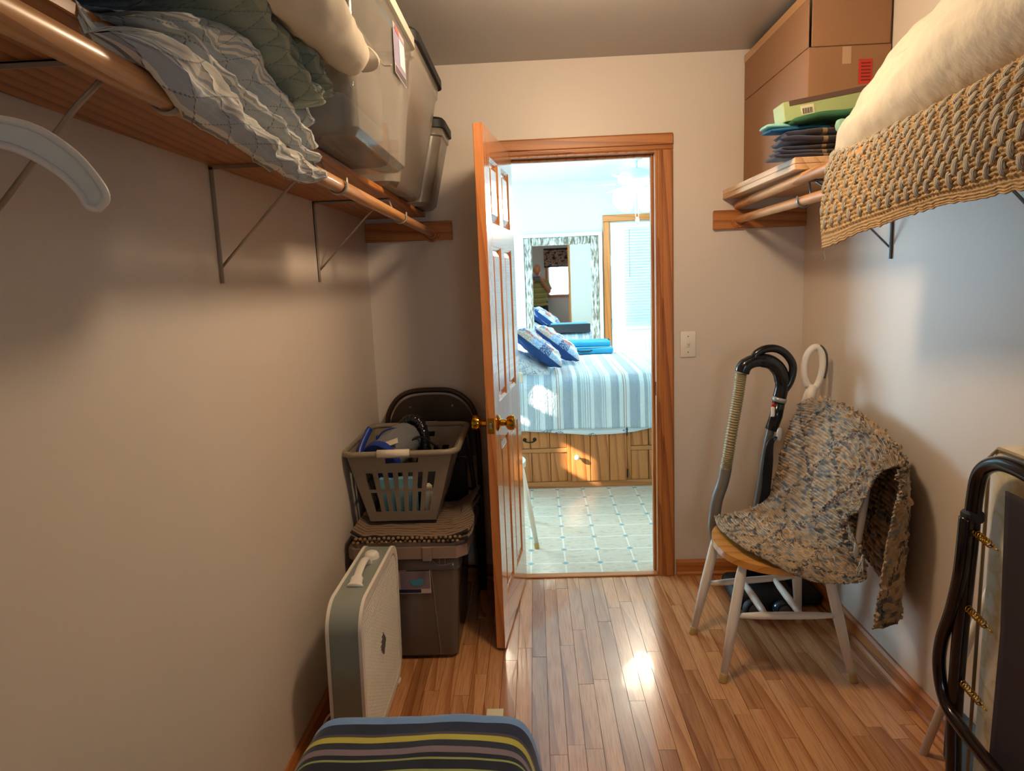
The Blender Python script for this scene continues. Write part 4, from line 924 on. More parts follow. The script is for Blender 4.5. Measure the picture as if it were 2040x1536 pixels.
for i in range(19):
    lu = .05+i*.033
    if lu > LU-.06: break
    for j in range(34):
        lv = .035+(j+.5*(i % 2))*.056
        if lv > 1.20 or cnt >= 298: continue
        u, v = lu/LU, lv/LV
        if u < .46: continue
        p = MS(u, v); n = mnorm(u, v); tu = (MS(min(1, u+.01), v)-MS(u-.01, v)).normalized(); tv = n.cross(tu).normalized()
        wob = .006*nz(lv*6, lu*3)
        if me is None: o = q.obj('yarn_loop', M_yarn, None, True, origin=(0, 0, 0)); me = o.data
        else: o = bpy.data.objects.new('yarn_loop', me); C.objects.link(o)
        tu2 = (tu+tv*random.uniform(-.25, .15)).normalized(); tv2 = n.cross(tu2)
        M3 = Matrix((tu2*.0175*random.uniform(.85, 1.15), tv2*.0082*random.uniform(.85, 1.2), n*.0065)).transposed().to_4x4()
        M3.translation = p+n*.0075+V((0, 0, wob))-ORI[wm.name]; o.parent = wm; o.matrix_local = M3; cnt += 1
q = B(); q.tube(spl([(.889, 2.15, 1.53), (.887, 2.153, 1.515), (.890, 2.150, 1.50), (.886, 2.154, 1.492)], 8), .0006, 5); q.obj('loose_thread', M_yarn, wm)
# --- big white pillow on the mat
t = T('pillow_ticking'); pos = t.n('TexCoord').outputs['Object']; n1 = t.n('TexNoise', {'Vector': pos, 'Scale': 3.5, 'Detail': 3}).outputs[0]
t.bs(col=t.mix(t.math('MULTIPLY', n1, .6), '#cbc5b6', '#bfae8c'), rough=.8, sheen=.2); t.bump(t.n('TexNoise', {'Vector': t.n('VectorMath', {0: pos, 1: (5, 14, 14)}, operation='MULTIPLY').outputs[0], 'Scale': 1, 'Detail': 4}).outputs[0], .5, .02); M_tick = t.m
wp = pillow('white_pillow', M_tick, (-.03, -1, .14), (.62, .10, .74), (1.02, 1.655, 1.955), 1.08, .36, .25, 'plump white pillow lying on the jute mat on the right shelf', 'pillow', seed=3, wr=.005, nseg=70, pinch=.05, pw_=.36)

# ------------------------------------------------------------------ light wooden chair with a rag rug
chx = thing('wooden_chair', (.88, 2.53, 0), 'chair with honey wood seat and white legs, covered by a rag rug', 'chair')
M_seat = wood('honey_seat_wood', '#b0712c', '#d09448', 'X', 9, .3, rnd=False, coat=.3)
q = B(); ol = []
for k in range(44):
    a = 2*pi*k/44; r = 1-.05*cos(2*a); ol.append((.885+.238*r*cos(a)*(1 if cos(a) < 0 else .92), 2.525+.262*sin(a)*(1-.10*max(cos(a), 0))))
q.prism(ol, .026, 'Z', .422)
es = [e for e in q.bm.edges if abs(e.verts[0].co.z-e.verts[1].co.z) < 1e-6]; bmesh.ops.bevel(q.bm, geom=es, offset=.007, segments=3, profile=.5, affect='EDGES')
q.obj('seat', M_seat, chx, autos=True)
M_cap = plain('yellowed_leg_cap', '#b8985c', .45)
legs = [((.725, 2.385, .424), (.637, 2.317, 0)), ((.705, 2.665, .424), (.607, 2.66, 0)), ((1.015, 2.37, .424), (1.097, 2.302, 0)), ((1.025, 2.69, .424), (1.066, 2.735, 0))]
for a, b in legs:
    a, b = V(a), V(b); f = lambda s_: a.lerp(b, s_)
    q = B(); q.tube([f(0), f(.12), f(.5), f(.935)], [.0145, .0185, .0195, .0135], 18); lgo = q.obj('leg', M_whitep, chx, True)
    q = B(); q.tube([f(.925), f(.94), b+V((0, 0, .004)), b], [.0145, .0158, .0162, .0155], 18); tag(q.obj('leg_cap', M_cap, lgo, True), 'yellowed rubber leg cap')
def stre(a, b, r=(.008, .013, .014, .013, .008)):
    a, b = V(a), V(b); q = B(); q.tube([a.lerp(b, s_) for s_ in (0, .22, .5, .78, 1)], list(r), 14); q.obj('stretcher', M_whitep, chx, True)
L_ = lambda i, z: V(legs[i][0]).lerp(V(legs[i][1]), 1-z/.424)
stre(L_(0, .235), L_(2, .235)); stre(L_(1, .215), L_(3, .215))
stre((.815, 2.675, .214), (.80, 2.345, .234)); stre((.945, 2.69, .214), (.925, 2.34, .234))
for a, b in (((1.075, 2.285, .44), (1.105, 2.25, .86)), ((1.065, 2.765, .44), (1.098, 2.76, .885))): q = B(); q.tube([a, V(a).lerp(V(b), .5), b], [.012, .017, .012], 12, flat=.7); q.obj('back_post', M_whitep, chx, True)
for k in range(4): yk = 2.40+.085*k; q = B(); q.tube([(1.085, yk, .445), (1.10, yk, .67), (1.118, yk, .87)], [.006, .009, .006], 10); q.obj('spindle', M_whitep, chx, True)
q = B(); q.tube(spl([(1.100, 2.26, .850), (1.118, 2.36, .870), (1.124, 2.52, .888), (1.114, 2.66, .892), (1.098, 2.755, .885)], 20), .013, 12, flat=.9); q.obj('top_rail', M_seat, chx, True)
# rag rug A
ra = [
 [(.715, 2.745, .462), (.702, 2.62, .463), (.710, 2.50, .468), (.735, 2.38, .470), (.790, 2.285, .462), (.850, 2.225, .440)],
 [(.84, 2.80, .466), (.85, 2.66, .472), (.86, 2.52, .475), (.88, 2.38, .472), (.92, 2.265, .458), (.965, 2.205, .418)],
 [(.96, 2.84, .50), (.97, 2.70, .490), (.98, 2.54, .485), (1.01, 2.40, .48), (1.05, 2.30, .468), (1.10, 2.24, .428)],
 [(1.01, 2.86, .62), (1.03, 2.72, .61), (1.045, 2.56, .60), (1.055, 2.43, .60), (1.06, 2.33, .60), (1.045, 2.27, .60)],
 [(1.04, 2.84, .78), (1.06, 2.70, .78), (1.07, 2.54, .77), (1.075, 2.38, .755), (1.075, 2.27, .72), (1.055, 2.21, .675)],
 [(1.065, 2.78, .915), (1.085, 2.66, .935), (1.10, 2.52, .925), (1.10, 2.36, .90), (1.095, 2.24, .86), (1.075, 2.15, .80)],
 [(1.115, 2.77, .928), (1.125, 2.65, .955), (1.140, 2.50, .945), (1.145, 2.34, .92), (1.135, 2.20, .888), (1.115, 2.10, .850)],
 [(1.165, 2.74, .86), (1.185, 2.62, .885), (1.195, 2.46, .875), (1.19, 2.30, .85), (1.165, 2.15, .82), (1.105, 2.09, .78)],
 [(1.18, 2.70, .62), (1.198, 2.60, .62), (1.200, 2.45, .62), (1.195, 2.29, .62), (1.168, 2.15, .60), (1.075, 2.09, .58)],
 [(1.18, 2.66, .43), (1.198, 2.56, .41), (1.200, 2.42, .38), (1.195, 2.28, .34), (1.160, 2.15, .315), (1.055, 2.11, .310)]]
RSf = surf(ra)
def rugmat(name, tone=1):
    t = T(name); uv, u, v = uvsock(t)
    rowv = t.n('CombineXYZ', {0: t.math('MULTIPLY', t.math('FLOOR', t.math('MULTIPLY', u, 122)), 1.73), 1: t.math('MULTIPLY', v, 11), 2: 0.})
    wf_ = t.n('TexNoise', {'Vector': rowv, 'Scale': 1, 'Detail': 1}).outputs[0]
    c = t.ramp(wf_, [(.27, '#2e2d2c'), (.34, '#7d7264'), (.40, '#b8956a'), (.52, '#d2b188'), (.59, '#98968e'), (.68, '#474d52')])
    big = t.n('TexNoise', {'Vector': t.n('VectorMath', {0: uv, 1: (9, 5, 1)}, operation='MULTIPLY').outputs[0], 'Scale': 1, 'Detail': 2}).outputs[0]
    c = t.mix(t.math('MULTIPLY', big, .25), c, '#c9a478')
    a = t.math('PINGPONG', t.math('ADD', t.math('MULTIPLY', u, 5.2), t.math('MULTIPLY', v, 3.1)), .5); b = t.math('PINGPONG', t.math('SUBTRACT', t.math('MULTIPLY', u, 5.2), t.math('MULTIPLY', v, 3.1)), .5)
    kn = t.n('TexNoise', {'Vector': t.n('VectorMath', {0: uv, 1: (95, 60, 1)}, operation='MULTIPLY').outputs[0], 'Scale': 1, 'Detail': 2}).outputs[0]
    ln = t.math('MULTIPLY', t.math('LESS_THAN', t.math('MINIMUM', a, b), .055), t.math('GREATER_THAN', kn, .52))
    c = t.mix(t.math('MULTIPLY', ln, .85), c, '#23262a')
    t.bs(col=c, rough=.95, sheen=.2)
    rib = t.math('PINGPONG', t.math('MULTIPLY', u, 122), .5)
    fine = t.n('TexNoise', {'Vector': t.n('VectorMath', {0: uv, 1: (260, 260, 1)}, operation='MULTIPLY').outputs[0], 'Scale': 1, 'Detail': 2}).outputs[0]
    t.bump(t.math('MULTIPLY_ADD', rib, 2.2, fine), 1.0, .006); return t.m
M_rug = rugmat('rag_rug_weave')
def rugf(u, v):
    e = 1e-3; p = RSf(u, v); n = (RSf(min(u+e, 1), v)-RSf(max(u-e, 0), v)).cross(RSf(u, min(v+e, 1))-RSf(u, max(v-e, 0))).normalized()
    if (u < .55 and n.z < 0) or (u > .75 and n.x < 0) : n = -n
    if .55 <= u <= .75 and n.z < 0: n = -n
    lu, lv = u*1.35, v*.62
    d = .003*abs(nz(lu*95, lv*75))*2+.011*max(0, nz(lu*62+9, lv*55)-.22)*2.4+.0022*sin(u*122*2*pi)
    k1 = abs(((u*5.2+v*3.1+.5) % 1)-.5); k2 = abs(((u*5.2-v*3.1+.5) % 1)-.5)
    if min(k1, k2) < .09: d += .006*(.5+nz(lu*110, lv*110))
    ed = .006*nz(lv*18, lu*18)
    return p+n*(d+.003)+V((ed*.4, ed*(1 if v in (0, 1) else .3), ed*.4 if u > .15 else 0))
q = B(); q.grid(rugf, 366, 150); ro = q.obj('rag_rug', M_rug, None, True, solid=.004, origin=(.95, 2.5, .45))
tag(ro, 'knotted tan and charcoal rag rug draped over the chair back', 'rug')
q = B()
for k in range(16):
    a = random.uniform(0, 1); p = V((1.075+.02*a, 2.255+.01*k/16, .50-.004*k)); q.tube([p, p+V((-.01, -.015, -.012)), p+V((-.016+random.uniform(-.01, .01), -.022, -.035+random.uniform(-.01, .01)))], .0009, 4)
fr_ = q.obj('frayed_yarn', plain('frayed_white_yarn', '#c9c4b8', .9), ro); tag(fr_, kind='stuff')

# ------------------------------------------------------------------ vacuum cleaner
vc = thing('vacuum_cleaner', (.96, 2.93, 0), 'black upright vacuum with a ribbed tan hose in the right corner', 'vacuum cleaner')
VY = 2.875; M_hose = plain('tan_ribbed_hose', '#9a8c64', .35, .1); M_hoseg = plain('grey_hose', '#6d6a62', .35)
q = B(); q.tube(spl([(.930, VY+.02, .40), (.945, VY, .55), (.968, VY, .72), (.995, VY, .85)], 16), .017, 16); q.obj('wand', plain('grey_wand', '#5a5a58', .3, .2), vc, True)
q = B(); q.tube([(.985, VY, .80), (1.005, VY, .86), (1.016, VY, .925)], .026, 20); q.obj('wand_grip', M_black, vc, True)
q = B(); q.tube([(1.014, VY, .920), (1.019, VY, .938)], .030, 24); q.obj('collar_ring', plain('silver_ring', '#a8a8a4', .3, .3), vc, True)
q = B(); q.tube(spl([(1.017, VY, .935), (1.027, VY, .99), (1.018, VY, 1.045), (.985, VY, 1.085), (.945, VY, 1.098), (.905, VY, 1.096), (.872, VY, 1.078), (.860, VY, 1.050)], 30), [.0275]*6+[.031]*6+[.030]*6+[.028]*7+[.030]*6, 20); q.obj('handle_tube', M_black, vc, True)
q = B(); q.tube(spl([(.905, VY-.005, 1.095), (.915, VY-.005, 1.125), (.950, VY-.005, 1.145), (.995, VY-.005, 1.146), (1.035, VY-.005, 1.125), (1.064, VY-.005, 1.085), (1.068, VY-.005, 1.045), (1.055, VY-.005, 1.00), (1.032, VY-.005, .965)], 36), .0165, 16); q.obj('handle_loop', M_black, vc, True)
q = B()
hp = spl([(.857, VY, 1.045), (.845, VY, .95), (.826, VY, .83), (.806, VY, .70), (.795, VY, .63)], 180)
q.tube(hp, [.0222+.0028*sin(i*2*pi/4) for i in range(181)], 20); q.obj('ribbed_hose', M_hose, vc, True)
q = B(); q.tube(spl([(.797, VY, .64), (.784, VY, .575), (.760, VY, .50), (.750, VY, .43), (.752, VY+.02, .36), (.78, VY+.05, .28), (.84, VY+.07, .22)], 40), .0245, 20); q.obj('smooth_hose', M_hoseg, vc, True)
q = B(); q.box((.975, VY-.032, .862), (.990, VY-.018, .905), .004); q.obj('lever', M_white, vc); q = B(); q.ball((.984, VY-.025, .912), (.008, .006, .010), 10); q.obj('red_button', plain('red_plastic', '#c02020', .3), vc, True)
B().ball((1.005, VY-.045, .79), (.013, .010, .030), 14).obj('cord_hook', plain('light_grey_plastic', '#b4b4b0', .3), vc, True)
for k in range(6):
    o_ = k*.0065; q = B(); q.tube(spl([(.985+o_*.3, VY-.045, .78), (.958+o_*.6, VY-.04-o_*.2, .75), (.945+o_, VY-.04, .66), (.938+o_, VY-.035, .54), (.925+o_, VY-.03, .44), (.95+o_, VY-.03, .40)], 30), .0042, 8); q.obj('power_cord', M_black, vc, True)
B().box((.90, 2.95, .086), (1.06, 3.10, .33), .04, seg=3).obj('dust_housing', plain('dark_smoke_plastic', '#1c2024', .2), vc, autos=True)
B().box((.83, 2.80, .012), (1.10, 3.08, .085), .03, seg=3).obj('floor_head', M_blackm, vc, autos=True)
M_teal = plain('teal_dark_plastic', '#10303c', .15)
for cx, cy, r, mt in ((.885, 2.775, .040, M_blackm), (1.005, 2.765, .038, M_teal)):
    q = B(); q.lathe([(r*.9, -.018), (r, -.012), (r, .012), (r*.9, .018)], (cx, cy, r+.004), 24, axis=(.25, -1, 0)); wh = q.obj('wheel', mt, vc, autos=True)
    q = B(); q.lathe([(r*.72, 0), (r*.70, .003), (r*.3, .004), (r*.25, .001)], (cx+.005, cy-.019, r+.004), 20, axis=(.25, -1, 0)); q.obj('wheel_hub', plain('grey_hub', '#5c5650', .5), wh, autos=True)
# second appliance: white looped handle
sv = thing('floor_sweeper', (1.15, 2.97, 0), 'sweeper with a white looped handle and grey grip, behind the draped chair', 'sweeper')
SYy = 2.86
q = B(); lp = spl([(1.128, SYy, .985), (1.112, SYy, 1.03), (1.113, SYy, 1.085), (1.130, SYy, 1.13), (1.158, SYy, 1.148), (1.182, SYy, 1.12), (1.186, SYy, 1.06), (1.172, SYy, 1.00), (1.150, SYy, .97)], 36); q.tube(lp, [.014]*37, 14, closed=False); q.obj('handle_loop', M_white, sv, True)
q = B(); q.tube([p+V((.010, 0, 0)) for p in lp[18:31]], .011, 12); q.obj('grip', plain('grey_rubber_grip', '#55534c', .7), sv, True)
q = B(); q.tube([(1.145, SYy, .99), (1.140, SYy+.002, .95), (1.128, SYy+.004, .90)], [.024, .036, .040], 16, flat=.7); q.obj('neck', M_white, sv, True)
for a, b in (((1.125, SYy-.03, .925), (1.095, SYy-.02, .82)), ((1.150, SYy-.03, .925), (1.155, SYy-.02, .82))): q = B(); q.tube([a, V(a).lerp(V(b), .5), b], .012, 10); q.obj('cord_bundle', M_black, sv, True)
q = B(); q.tube([(1.13, SYy, .90), (1.15, 2.93, .45), (1.15, 2.97, .06)], .016, 14); q.obj('stem', M_grey, sv, True)
B().box((1.10+.02, 2.86, .004), (1.22, 3.10, .06), .02, seg=3).obj('floor_head', M_blackm, sv, autos=True)

# ------------------------------------------------------------------ folding cot at the right edge
ctb = thing('folding_cot', (1.08, 1.35, .04), 'folded cot with black tube frame, brown canvas and springs at the right edge', 'folding bed')
M_tube = plain('dark_brown_enamel', '#1e1413', .15, .2); CX = 1.05
q = B(); q.tube(spl([(CX, .85, .93), (CX, 1.20, .985), (CX, 1.40, 1.008), (CX, 1.50, 1.018), (CX, 1.565, 1.010), (CX, 1.615, .975), (CX, 1.632, .91), (CX, 1.638, .80), (CX, 1.645, .68), (CX, 1.655, .50), (CX, 1.655, .30), (CX, 1.64, .10)], 60), .0185, 18); q.obj('frame_tube', M_tube, ctb, True)
q = B(); q.tube(spl([(CX-.02, 1.628, .86), (CX-.025, 1.624, .78), (CX-.025, 1.632, .70), (CX-.02, 1.662, .60), (CX-.02, 1.695, .50), (CX-.02, 1.698, .42), (CX-.02, 1.665, .35), (CX-.02, 1.59, .32), (CX-.02, 1.40, .30), (CX-.02, 1.0, .29)], 60), .016, 18); q.obj('leg_tube', M_tube, ctb, True)
B().box((CX-.024, 1.615, .845), (CX+.02, 1.652, .875), .006).obj('hinge_bracket', M_blackm, ctb)
q = B(); q.grid(lambda u, v: V((CX+.006+.006*sin(u*7), 1.535-.01*v-(.70)*u-.012*(1-abs(2*v-1))*(1-u), .955-.67*v-.01*sin(u*5)*(1-v))), 40, 40, su=1, sv=1)
cv = q.obj('canvas', plain('dark_brown_canvas', '#2a1a1e', .8, bump=.3, bs=300), ctb, True, solid=.004)
for z in (.824, .622, .42):
    q = B(); n = 64; q.tube([(CX+.008*cos(2*pi*i/8), 1.632-.068*i/n, z-.010*i/n+.008*sin(2*pi*i/8)) for i in range(n+1)], .0017, 5); spg = q.obj('spring', M_brass, ctb, True)
    q = B(); q.tube([(CX, 1.566, z-.01), (CX, 1.548, z-.013), (CX, 1.538, z-.013)], .002, 6); q.obj('spring_hook', M_brass, spg, True)
t = T('mattress_ticking'); pos = t.n('TexCoord').outputs['Object']; n1 = t.n('TexNoise', {'Vector': pos, 'Scale': 14, 'Detail': 3}).outputs[0]
t.bs(col=t.ramp(n1, [(.42, '#d6cdbb'), (.52, '#c9b98f'), (.6, '#d9d2c4')]), rough=.9); t.bump(n1, .4, .01)
q = B(); q.box((1.095, .85, .10), (1.185, 1.665, 1.035), .035, seg=4); q.obj('mattress', t.m, ctb, autos=True)
q = B(); q.tube([(1.097, .9, 1.025), (1.097, 1.63, 1.028), (1.097, 1.66, 1.0), (1.097, 1.663, .12)], .0045, 8); q.obj('mattress_piping', plain('tan_piping', '#a08e6e', .8), ctb, True)
B().box((CX-.03, .86, .0), (CX+.02, .90, .30), .004).obj('foot', M_tube, ctb); B().box((CX-.02, 1.62, .0), (CX+.02, 1.66, .10), .004).obj('foot', M_tube, ctb)
wp_ = B().cyl((1.135, 1.925, .0), (1.215, 1.70, .85), .012, n=14); tag(wp_.obj('white_pole', M_whitep, None, True), 'white painted pole leaning on the right wall behind the cot', 'pole')
tag(B().box((1.17, 1.72, .001), (1.225, 1.90, .17), .02, seg=3).obj('blue_bag', plain('slate_blue_cloth', '#4e6880', .8, bump=.4, bs=20), autos=True), 'slate blue bag on the floor behind the cot', 'bag')

# ------------------------------------------------------------------ left floor group
# box fan
bfn = thing('box_fan', (-.60, 2.14, 0), 'grey and white box fan standing by the left wall', 'fan')
TL = Matrix.Translation((-.607, 2.145, 0)) @ Matrix.Rotation(radians(1.2), 4, 'Y') @ Matrix.Rotation(radians(0), 4, 'Z')
FH, FW, FD = .262, .272, .050
def rrect(hw, hh, r, n=8, cz=.275):
    out = []
    for cx, cy, a0 in ((hw-r, hh-r, 0), (-hw+r, hh-r, pi/2), (-hw+r, -hh+r, pi), (hw-r, -hh+r, 1.5*pi)):
        for k in range(n+1): a = a0+pi/2*k/n; out.append((cx+r*cos(a), cz+cy+r*sin(a)))
    return out
def ringx(nm, outer, inner, x0, x1, mat):
    q = B(); A = []
    for pts, x in ((outer, x0), (outer, x1), (inner, x1), (inner, x0)): A.append([q.bm.verts.new((x, a, b)) for a, b in pts])
    n = len(outer)
    for i in range(4):
        P_, Q_ = A[i], A[(i+1) % 4]
        for k in range(n): q.bm.faces.new((P_[k], P_[(k+1) % n], Q_[(k+1) % n], Q_[k]))
    q._tf(q.bm.verts, TL); return q.obj(nm, mat, bfn, autos=True)
ringx('housing', rrect(FW, FH, .085), rrect(FW-.004, FH-.004, .082), -FD+.004, FD-.004, M_grey)
for s_ in (1, -1): ringx('grille_frame', rrect(FW+.003, FH+.003, .088), rrect(FW-.022, FH-.022, .066), s_*(FD-.006), s_*(FD+.004), M_white)
for s_ in (1, -1):
    q = B(); ins = FW-.020; x_ = s_*(FD-.001)
    def clipz(y):   # half height of the rounded opening at y
        d = abs(y)-(ins-.066)
        return (FH-.020) if d <= 0 else (FH-.020-.066+math.sqrt(max(0, .066**2-d*d)))
    nb = 26
    for k in range(1, nb):
        y = -ins+2*ins*k/nb; hz = clipz(y); q.quadbox([(x_-.0008, y-.0011, .275-hz), (x_+.0008, y-.0011, .275-hz), (x_+.0008, y+.0011, .275-hz), (x_-.0008, y+.0011, .275-hz), (x_-.0008, y-.0011, .275+hz), (x_+.0008, y-.0011, .275+hz), (x_+.0008, y+.0011, .275+hz), (x_-.0008, y+.0011, .275+hz)])
    nh = 40
    for k in range(1, nh):
        z = -(FH-.02)+2*(FH-.02)*k/nh; hy = ins if abs(z) < FH-.086 else ins-.066+math.sqrt(max(0, .066**2-(abs(z)-(FH-.086))**2)); z += .275
        q.quadbox([(x_-.0015, -hy, z-.0018), (x_+.0025, -hy, z-.0018), (x_+.0025, hy, z-.0018), (x_-.0015, hy, z-.0018), (x_-.0015, -hy, z+.0018), (x_+.0025, -hy, z+.0018), (x_+.0025, hy, z+.0018), (x_-.0015, hy, z+.0018)])
    q._tf(q.bm.verts, TL); gr = q.obj('grille_bars', M_white, bfn); tag(gr, kind='stuff')
    q = B(); q.prism([(-.035, .275), (0, .315), (.035, .275), (0, .235)], s_*.004, 'X', x_); q._tf(q.bm.verts, TL); q.obj('badge', M_gal, bfn)
q = B(); q.lathe([(.045, -.02), (.05, 0), (.045, .02)], (0, 0, .275), 20, axis=(1, 0, 0)); q._tf(q.bm.verts, TL); q.obj('motor', M_blackm, bfn, autos=True)
for k in range(5):
    a = 2*pi*k/5; q = B(); q.quadbox([(-.015, cos(a)*.05, .275+sin(a)*.05), (-.012, cos(a)*.05, .275+sin(a)*.05), (-.022, cos(a-.3)*.21, .275+sin(a-.3)*.21), (-.025, cos(a-.3)*.21, .275+sin(a-.3)*.21), (.015, cos(a+.5)*.05, .275+sin(a+.5)*.05), (.018, cos(a+.5)*.05, .275+sin(a+.5)*.05), (.025, cos(a+.45)*.21, .275+sin(a+.45)*.21), (.022, cos(a+.45)*.21, .275+sin(a+.45)*.21)]); q._tf(q.bm.verts, TL); q.obj('fan_blade', plain('smoke_blade', '#3c4446', .3), bfn)
zt = .275+FH
q = B(); q.tube(spl([(0, -.125, zt-.001), (0, -.085, zt+.018), (0, -.04, zt+.030), (0, .02, zt+.030), (0, .045, zt+.014), (0, .055, zt-.001)], 24), [.026]*2+[.020]*3+[.013]*15+[.015]*5, 14, flat=.55); q._tf(q.bm.verts, TL); q.obj('handle', M_white, bfn, True)
q = B(); q.lathe([(.026, 0), (.025, .012), (.020, .020), (.012, .024)], (.0, .105, zt), 24); q._tf(q.bm.verts, TL); q.obj('speed_knob', M_white, bfn, autos=True)
for y in (-.2, .2): B().box((-.665, 2.145+y-.02, 0.0015), (-.548, 2.145+y+.02, .016), .004).obj('foot', M_white, bfn)
q = B(); q.tube(spl([(-.665, 2.02, .12), (-.70, 2.04, .10), (-.728, 2.02, .075), (-.735, 1.95, .035), (-.71, 1.88, .008), (-.66, 1.84, .006), (-.64, 1.80, .006), (-.68, 1.78, .006), (-.71, 1.74, .006), (-.72, 1.68, .006)], 50), .0038, 8); q.obj('power_cord', M_white, bfn, True)
# grey clear tote with lid on the floor
M_tint = glassy('grey_tinted_plastic', '#6f625a', .80, .12, .12); M_taupe = plain('taupe_lid', '#8b7568', .4)
ft = tote('storage_tote', (-.53, 2.72, 0), (-.700, -.350), (2.510, 2.92), (-.730, -.325), (2.495, 2.96), .003, .435, M_tint, None, 'grey tinted storage tote with a taupe lid on the floor')
q = B(); q.prism([(-.750, 2.50), (-.725, 2.475), (-.330, 2.475), (-.290, 2.51), (-.285, 2.96), (-.310, 2.985), (-.745, 2.985)], .045, 'Z', .432); q.obj('lid', M_taupe, ft)
q = B(); q.prism([(-.738, 2.52), (-.715, 2.492), (-.335, 2.492), (-.302, 2.52), (-.30, 2.95), (-.32, 2.97), (-.735, 2.97)], .014, 'Z', .4775); q.obj('lid_step', M_taupe, ft)
B().box((-.46, 2.466, .425), (-.425, 2.476, .482), .003).obj('lid_latch', M_taupe, ft)
B().box((-.69, 2.52, .01), (-.36, 2.91, .36), .03, seg=2).obj('contents', plain('dark_contents', '#3a3230', .9, bump=.5, bs=12), ft, autos=True)
def qy(nm, x0, x1, z0, z1, mat, k=0): return B().box((x0, 2.4915-.0006*k, z0), (x1, 2.4925-.0006*k, z1)).obj(nm, mat, lab2 if k else ft)
lab2 = qy('label', -.575, -.437, .285, .390, plain('label_white2', '#b9aba0', .4)); qy('label_print', -.572, -.440, .375, .387, plain('label_navy', '#1a1c34', .4), 1); qy('label_print', -.572, -.476, .288, .302, plain('label_navy2', '#1a1c40', .4), 1)
qy('label_print', -.555, -.44, .304, .373, plain('label_mauve', '#7d6a72', .4), 1); qy('label_print', -.565, -.53, .377, .385, plain('label_peach', '#c58a70', .4), 2)
q = B(); q.prism([(-.52, .345), (-.50, .338), (-.485, .346), (-.465, .347), (-.462, .335), (-.475, .318), (-.505, .316), (-.518, .328)], -.0006, 'Y', 2.4900); q.obj('label_picture', plain('label_teal', '#3f8aa0', .4), lab2)
for x in (-.399, -.377): B().box((x-.0012, 2.488, .405), (x+.0012, 2.4945, .43)).obj('rib', M_taupe, ft)
q = B(); q.tube([(-.436, 2.492, .428), (-.412, 2.491, .402), (-.385, 2.491, .398), (-.345, 2.491, .406)], .0013, 6); q.tube([(-.436, 2.4925, .42), (-.416, 2.507, .02)], .0016, 6); q.obj('moulded_rib', plain('rib_grey', '#8a7a6c', .3), ft)
# rag rug folded on the tote
rg2 = thing('folded_rag_rug', (-.52, 2.72, .4925), 'brown striped rag rug folded under the laundry basket', 'rug')
M_rug2 = stripes('brown_rag_stripes', [(0, '#2c211d'), (.22, '#8c6a48'), (.4, '#5f4936'), (.55, '#a88660'), (.75, '#3a2c26'), (.85, '#97764f')], 14, 1, weave=120, wb=1.0)
for k in range(2):
    q = B()
    def F(u, v):
        x = -.735+.455*u; y = 2.495+.42*v
        zz = .495+.016*k+.004*nz(x*30, y*30, k)+.05*max(0, (u-.80)/.2)**1.5*(.3+.7*v)*(1+.4*k)+.03*max(0, (.10-u)/.1)**1.3
        return V((x+.01*sin(y*20)*(u > .9), y-.012*sin(x*14+k), zz))
    q.grid(F, 80, 60, su=1, sv=1.2); q.obj('rug_layer', M_rug2, rg2, True, solid=.012)
q = B()
for i in range(46):
    x = -.725+.42*i/46; q.ball((x, 2.486+.004*sin(i*2.1), .499+.014*(i % 2)), (.0072, .008, .0062), 7)
bd = q.obj('knotted_edge', plain('knot_tan', '#8c6f4e', .9, var=.5, vs=60), rg2, True); tag(bd, kind='stuff')
# laundry basket
lb = thing('laundry_basket', (-.54, 2.80, .53), 'taupe slatted laundry basket full of odds and ends', 'basket')
M_bask = plain('taupe_plastic', '#877a68', .35)
bx, by, bz = (-.690, -.420), (2.625, 2.97), .534; tx, ty, tz = (-.755, -.335), (2.575, 3.05), .825
def bp(a, b, f): # a,b in 0..1 around rectangle, f height
    x0 = bx[0]+(tx[0]-bx[0])*f; x1 = bx[1]+(tx[1]-bx[1])*f; y0 = by[0]+(ty[0]-by[0])*f; y1 = by[1]+(ty[1]-by[1])*f
    return V((x0+(x1-x0)*a, y0+(y1-y0)*b, bz+(tz-bz)*f))
def wallstrip(side, s0, s1, f0, f1, q, th=.003):
    def pt(s_, f):
        return {'n': bp(s_, 0, f), 'f': bp(s_, 1, f), 'l': bp(0, s_, f), 'r': bp(1, s_, f)}[side]
    nrm = {'n': V((0, th, 0)), 'f': V((0, -th, 0)), 'l': V((th, 0, 0)), 'r': V((-th, 0, 0))}[side]
    a, b, c_, d = pt(s0, f0), pt(s1, f0), pt(s1, f1), pt(s0, f1)
    q.quadbox([a, b, b+nrm, a+nrm, d, c_, c_+nrm, d+nrm])
q = B(); q.box((bx[0], by[0], bz), (bx[1], by[1], bz+.004)); q.obj('bottom', M_bask, lb)
for side, nsl in (('n', 7), ('r', 9), ('l', 9), ('f', 7)):
    q = B(); m0, m1 = .13, .87
    wallstrip(side, 0, 1, 0, .14, q); wallstrip(side, 0, m0, .14, 1, q); wallstrip(side, m1, 1, .14, 1, q); wallstrip(side, m0, m1, .43, .475, q)
    if side in 'nf':
        wallstrip(side, m0, m1, .72, .855, q); wallstrip(side, m0, .36, .855, .93, q); wallstrip(side, .68, m1, .855, .93, q); wallstrip(side, m0, m1, .93, 1, q)
    else: wallstrip(side, m0, m1, .80, 1, q)
    top = .72 if side in 'nf' else .80
    for k in range(1, nsl):
        c0 = m0+(m1-m0)*k/nsl; hw_ = (m1-m0)/nsl*.26; wallstrip(side, c0-hw_, c0+hw_, .14, top, q)
    q.obj('slatted_wall', M_bask, lb)
rim = []
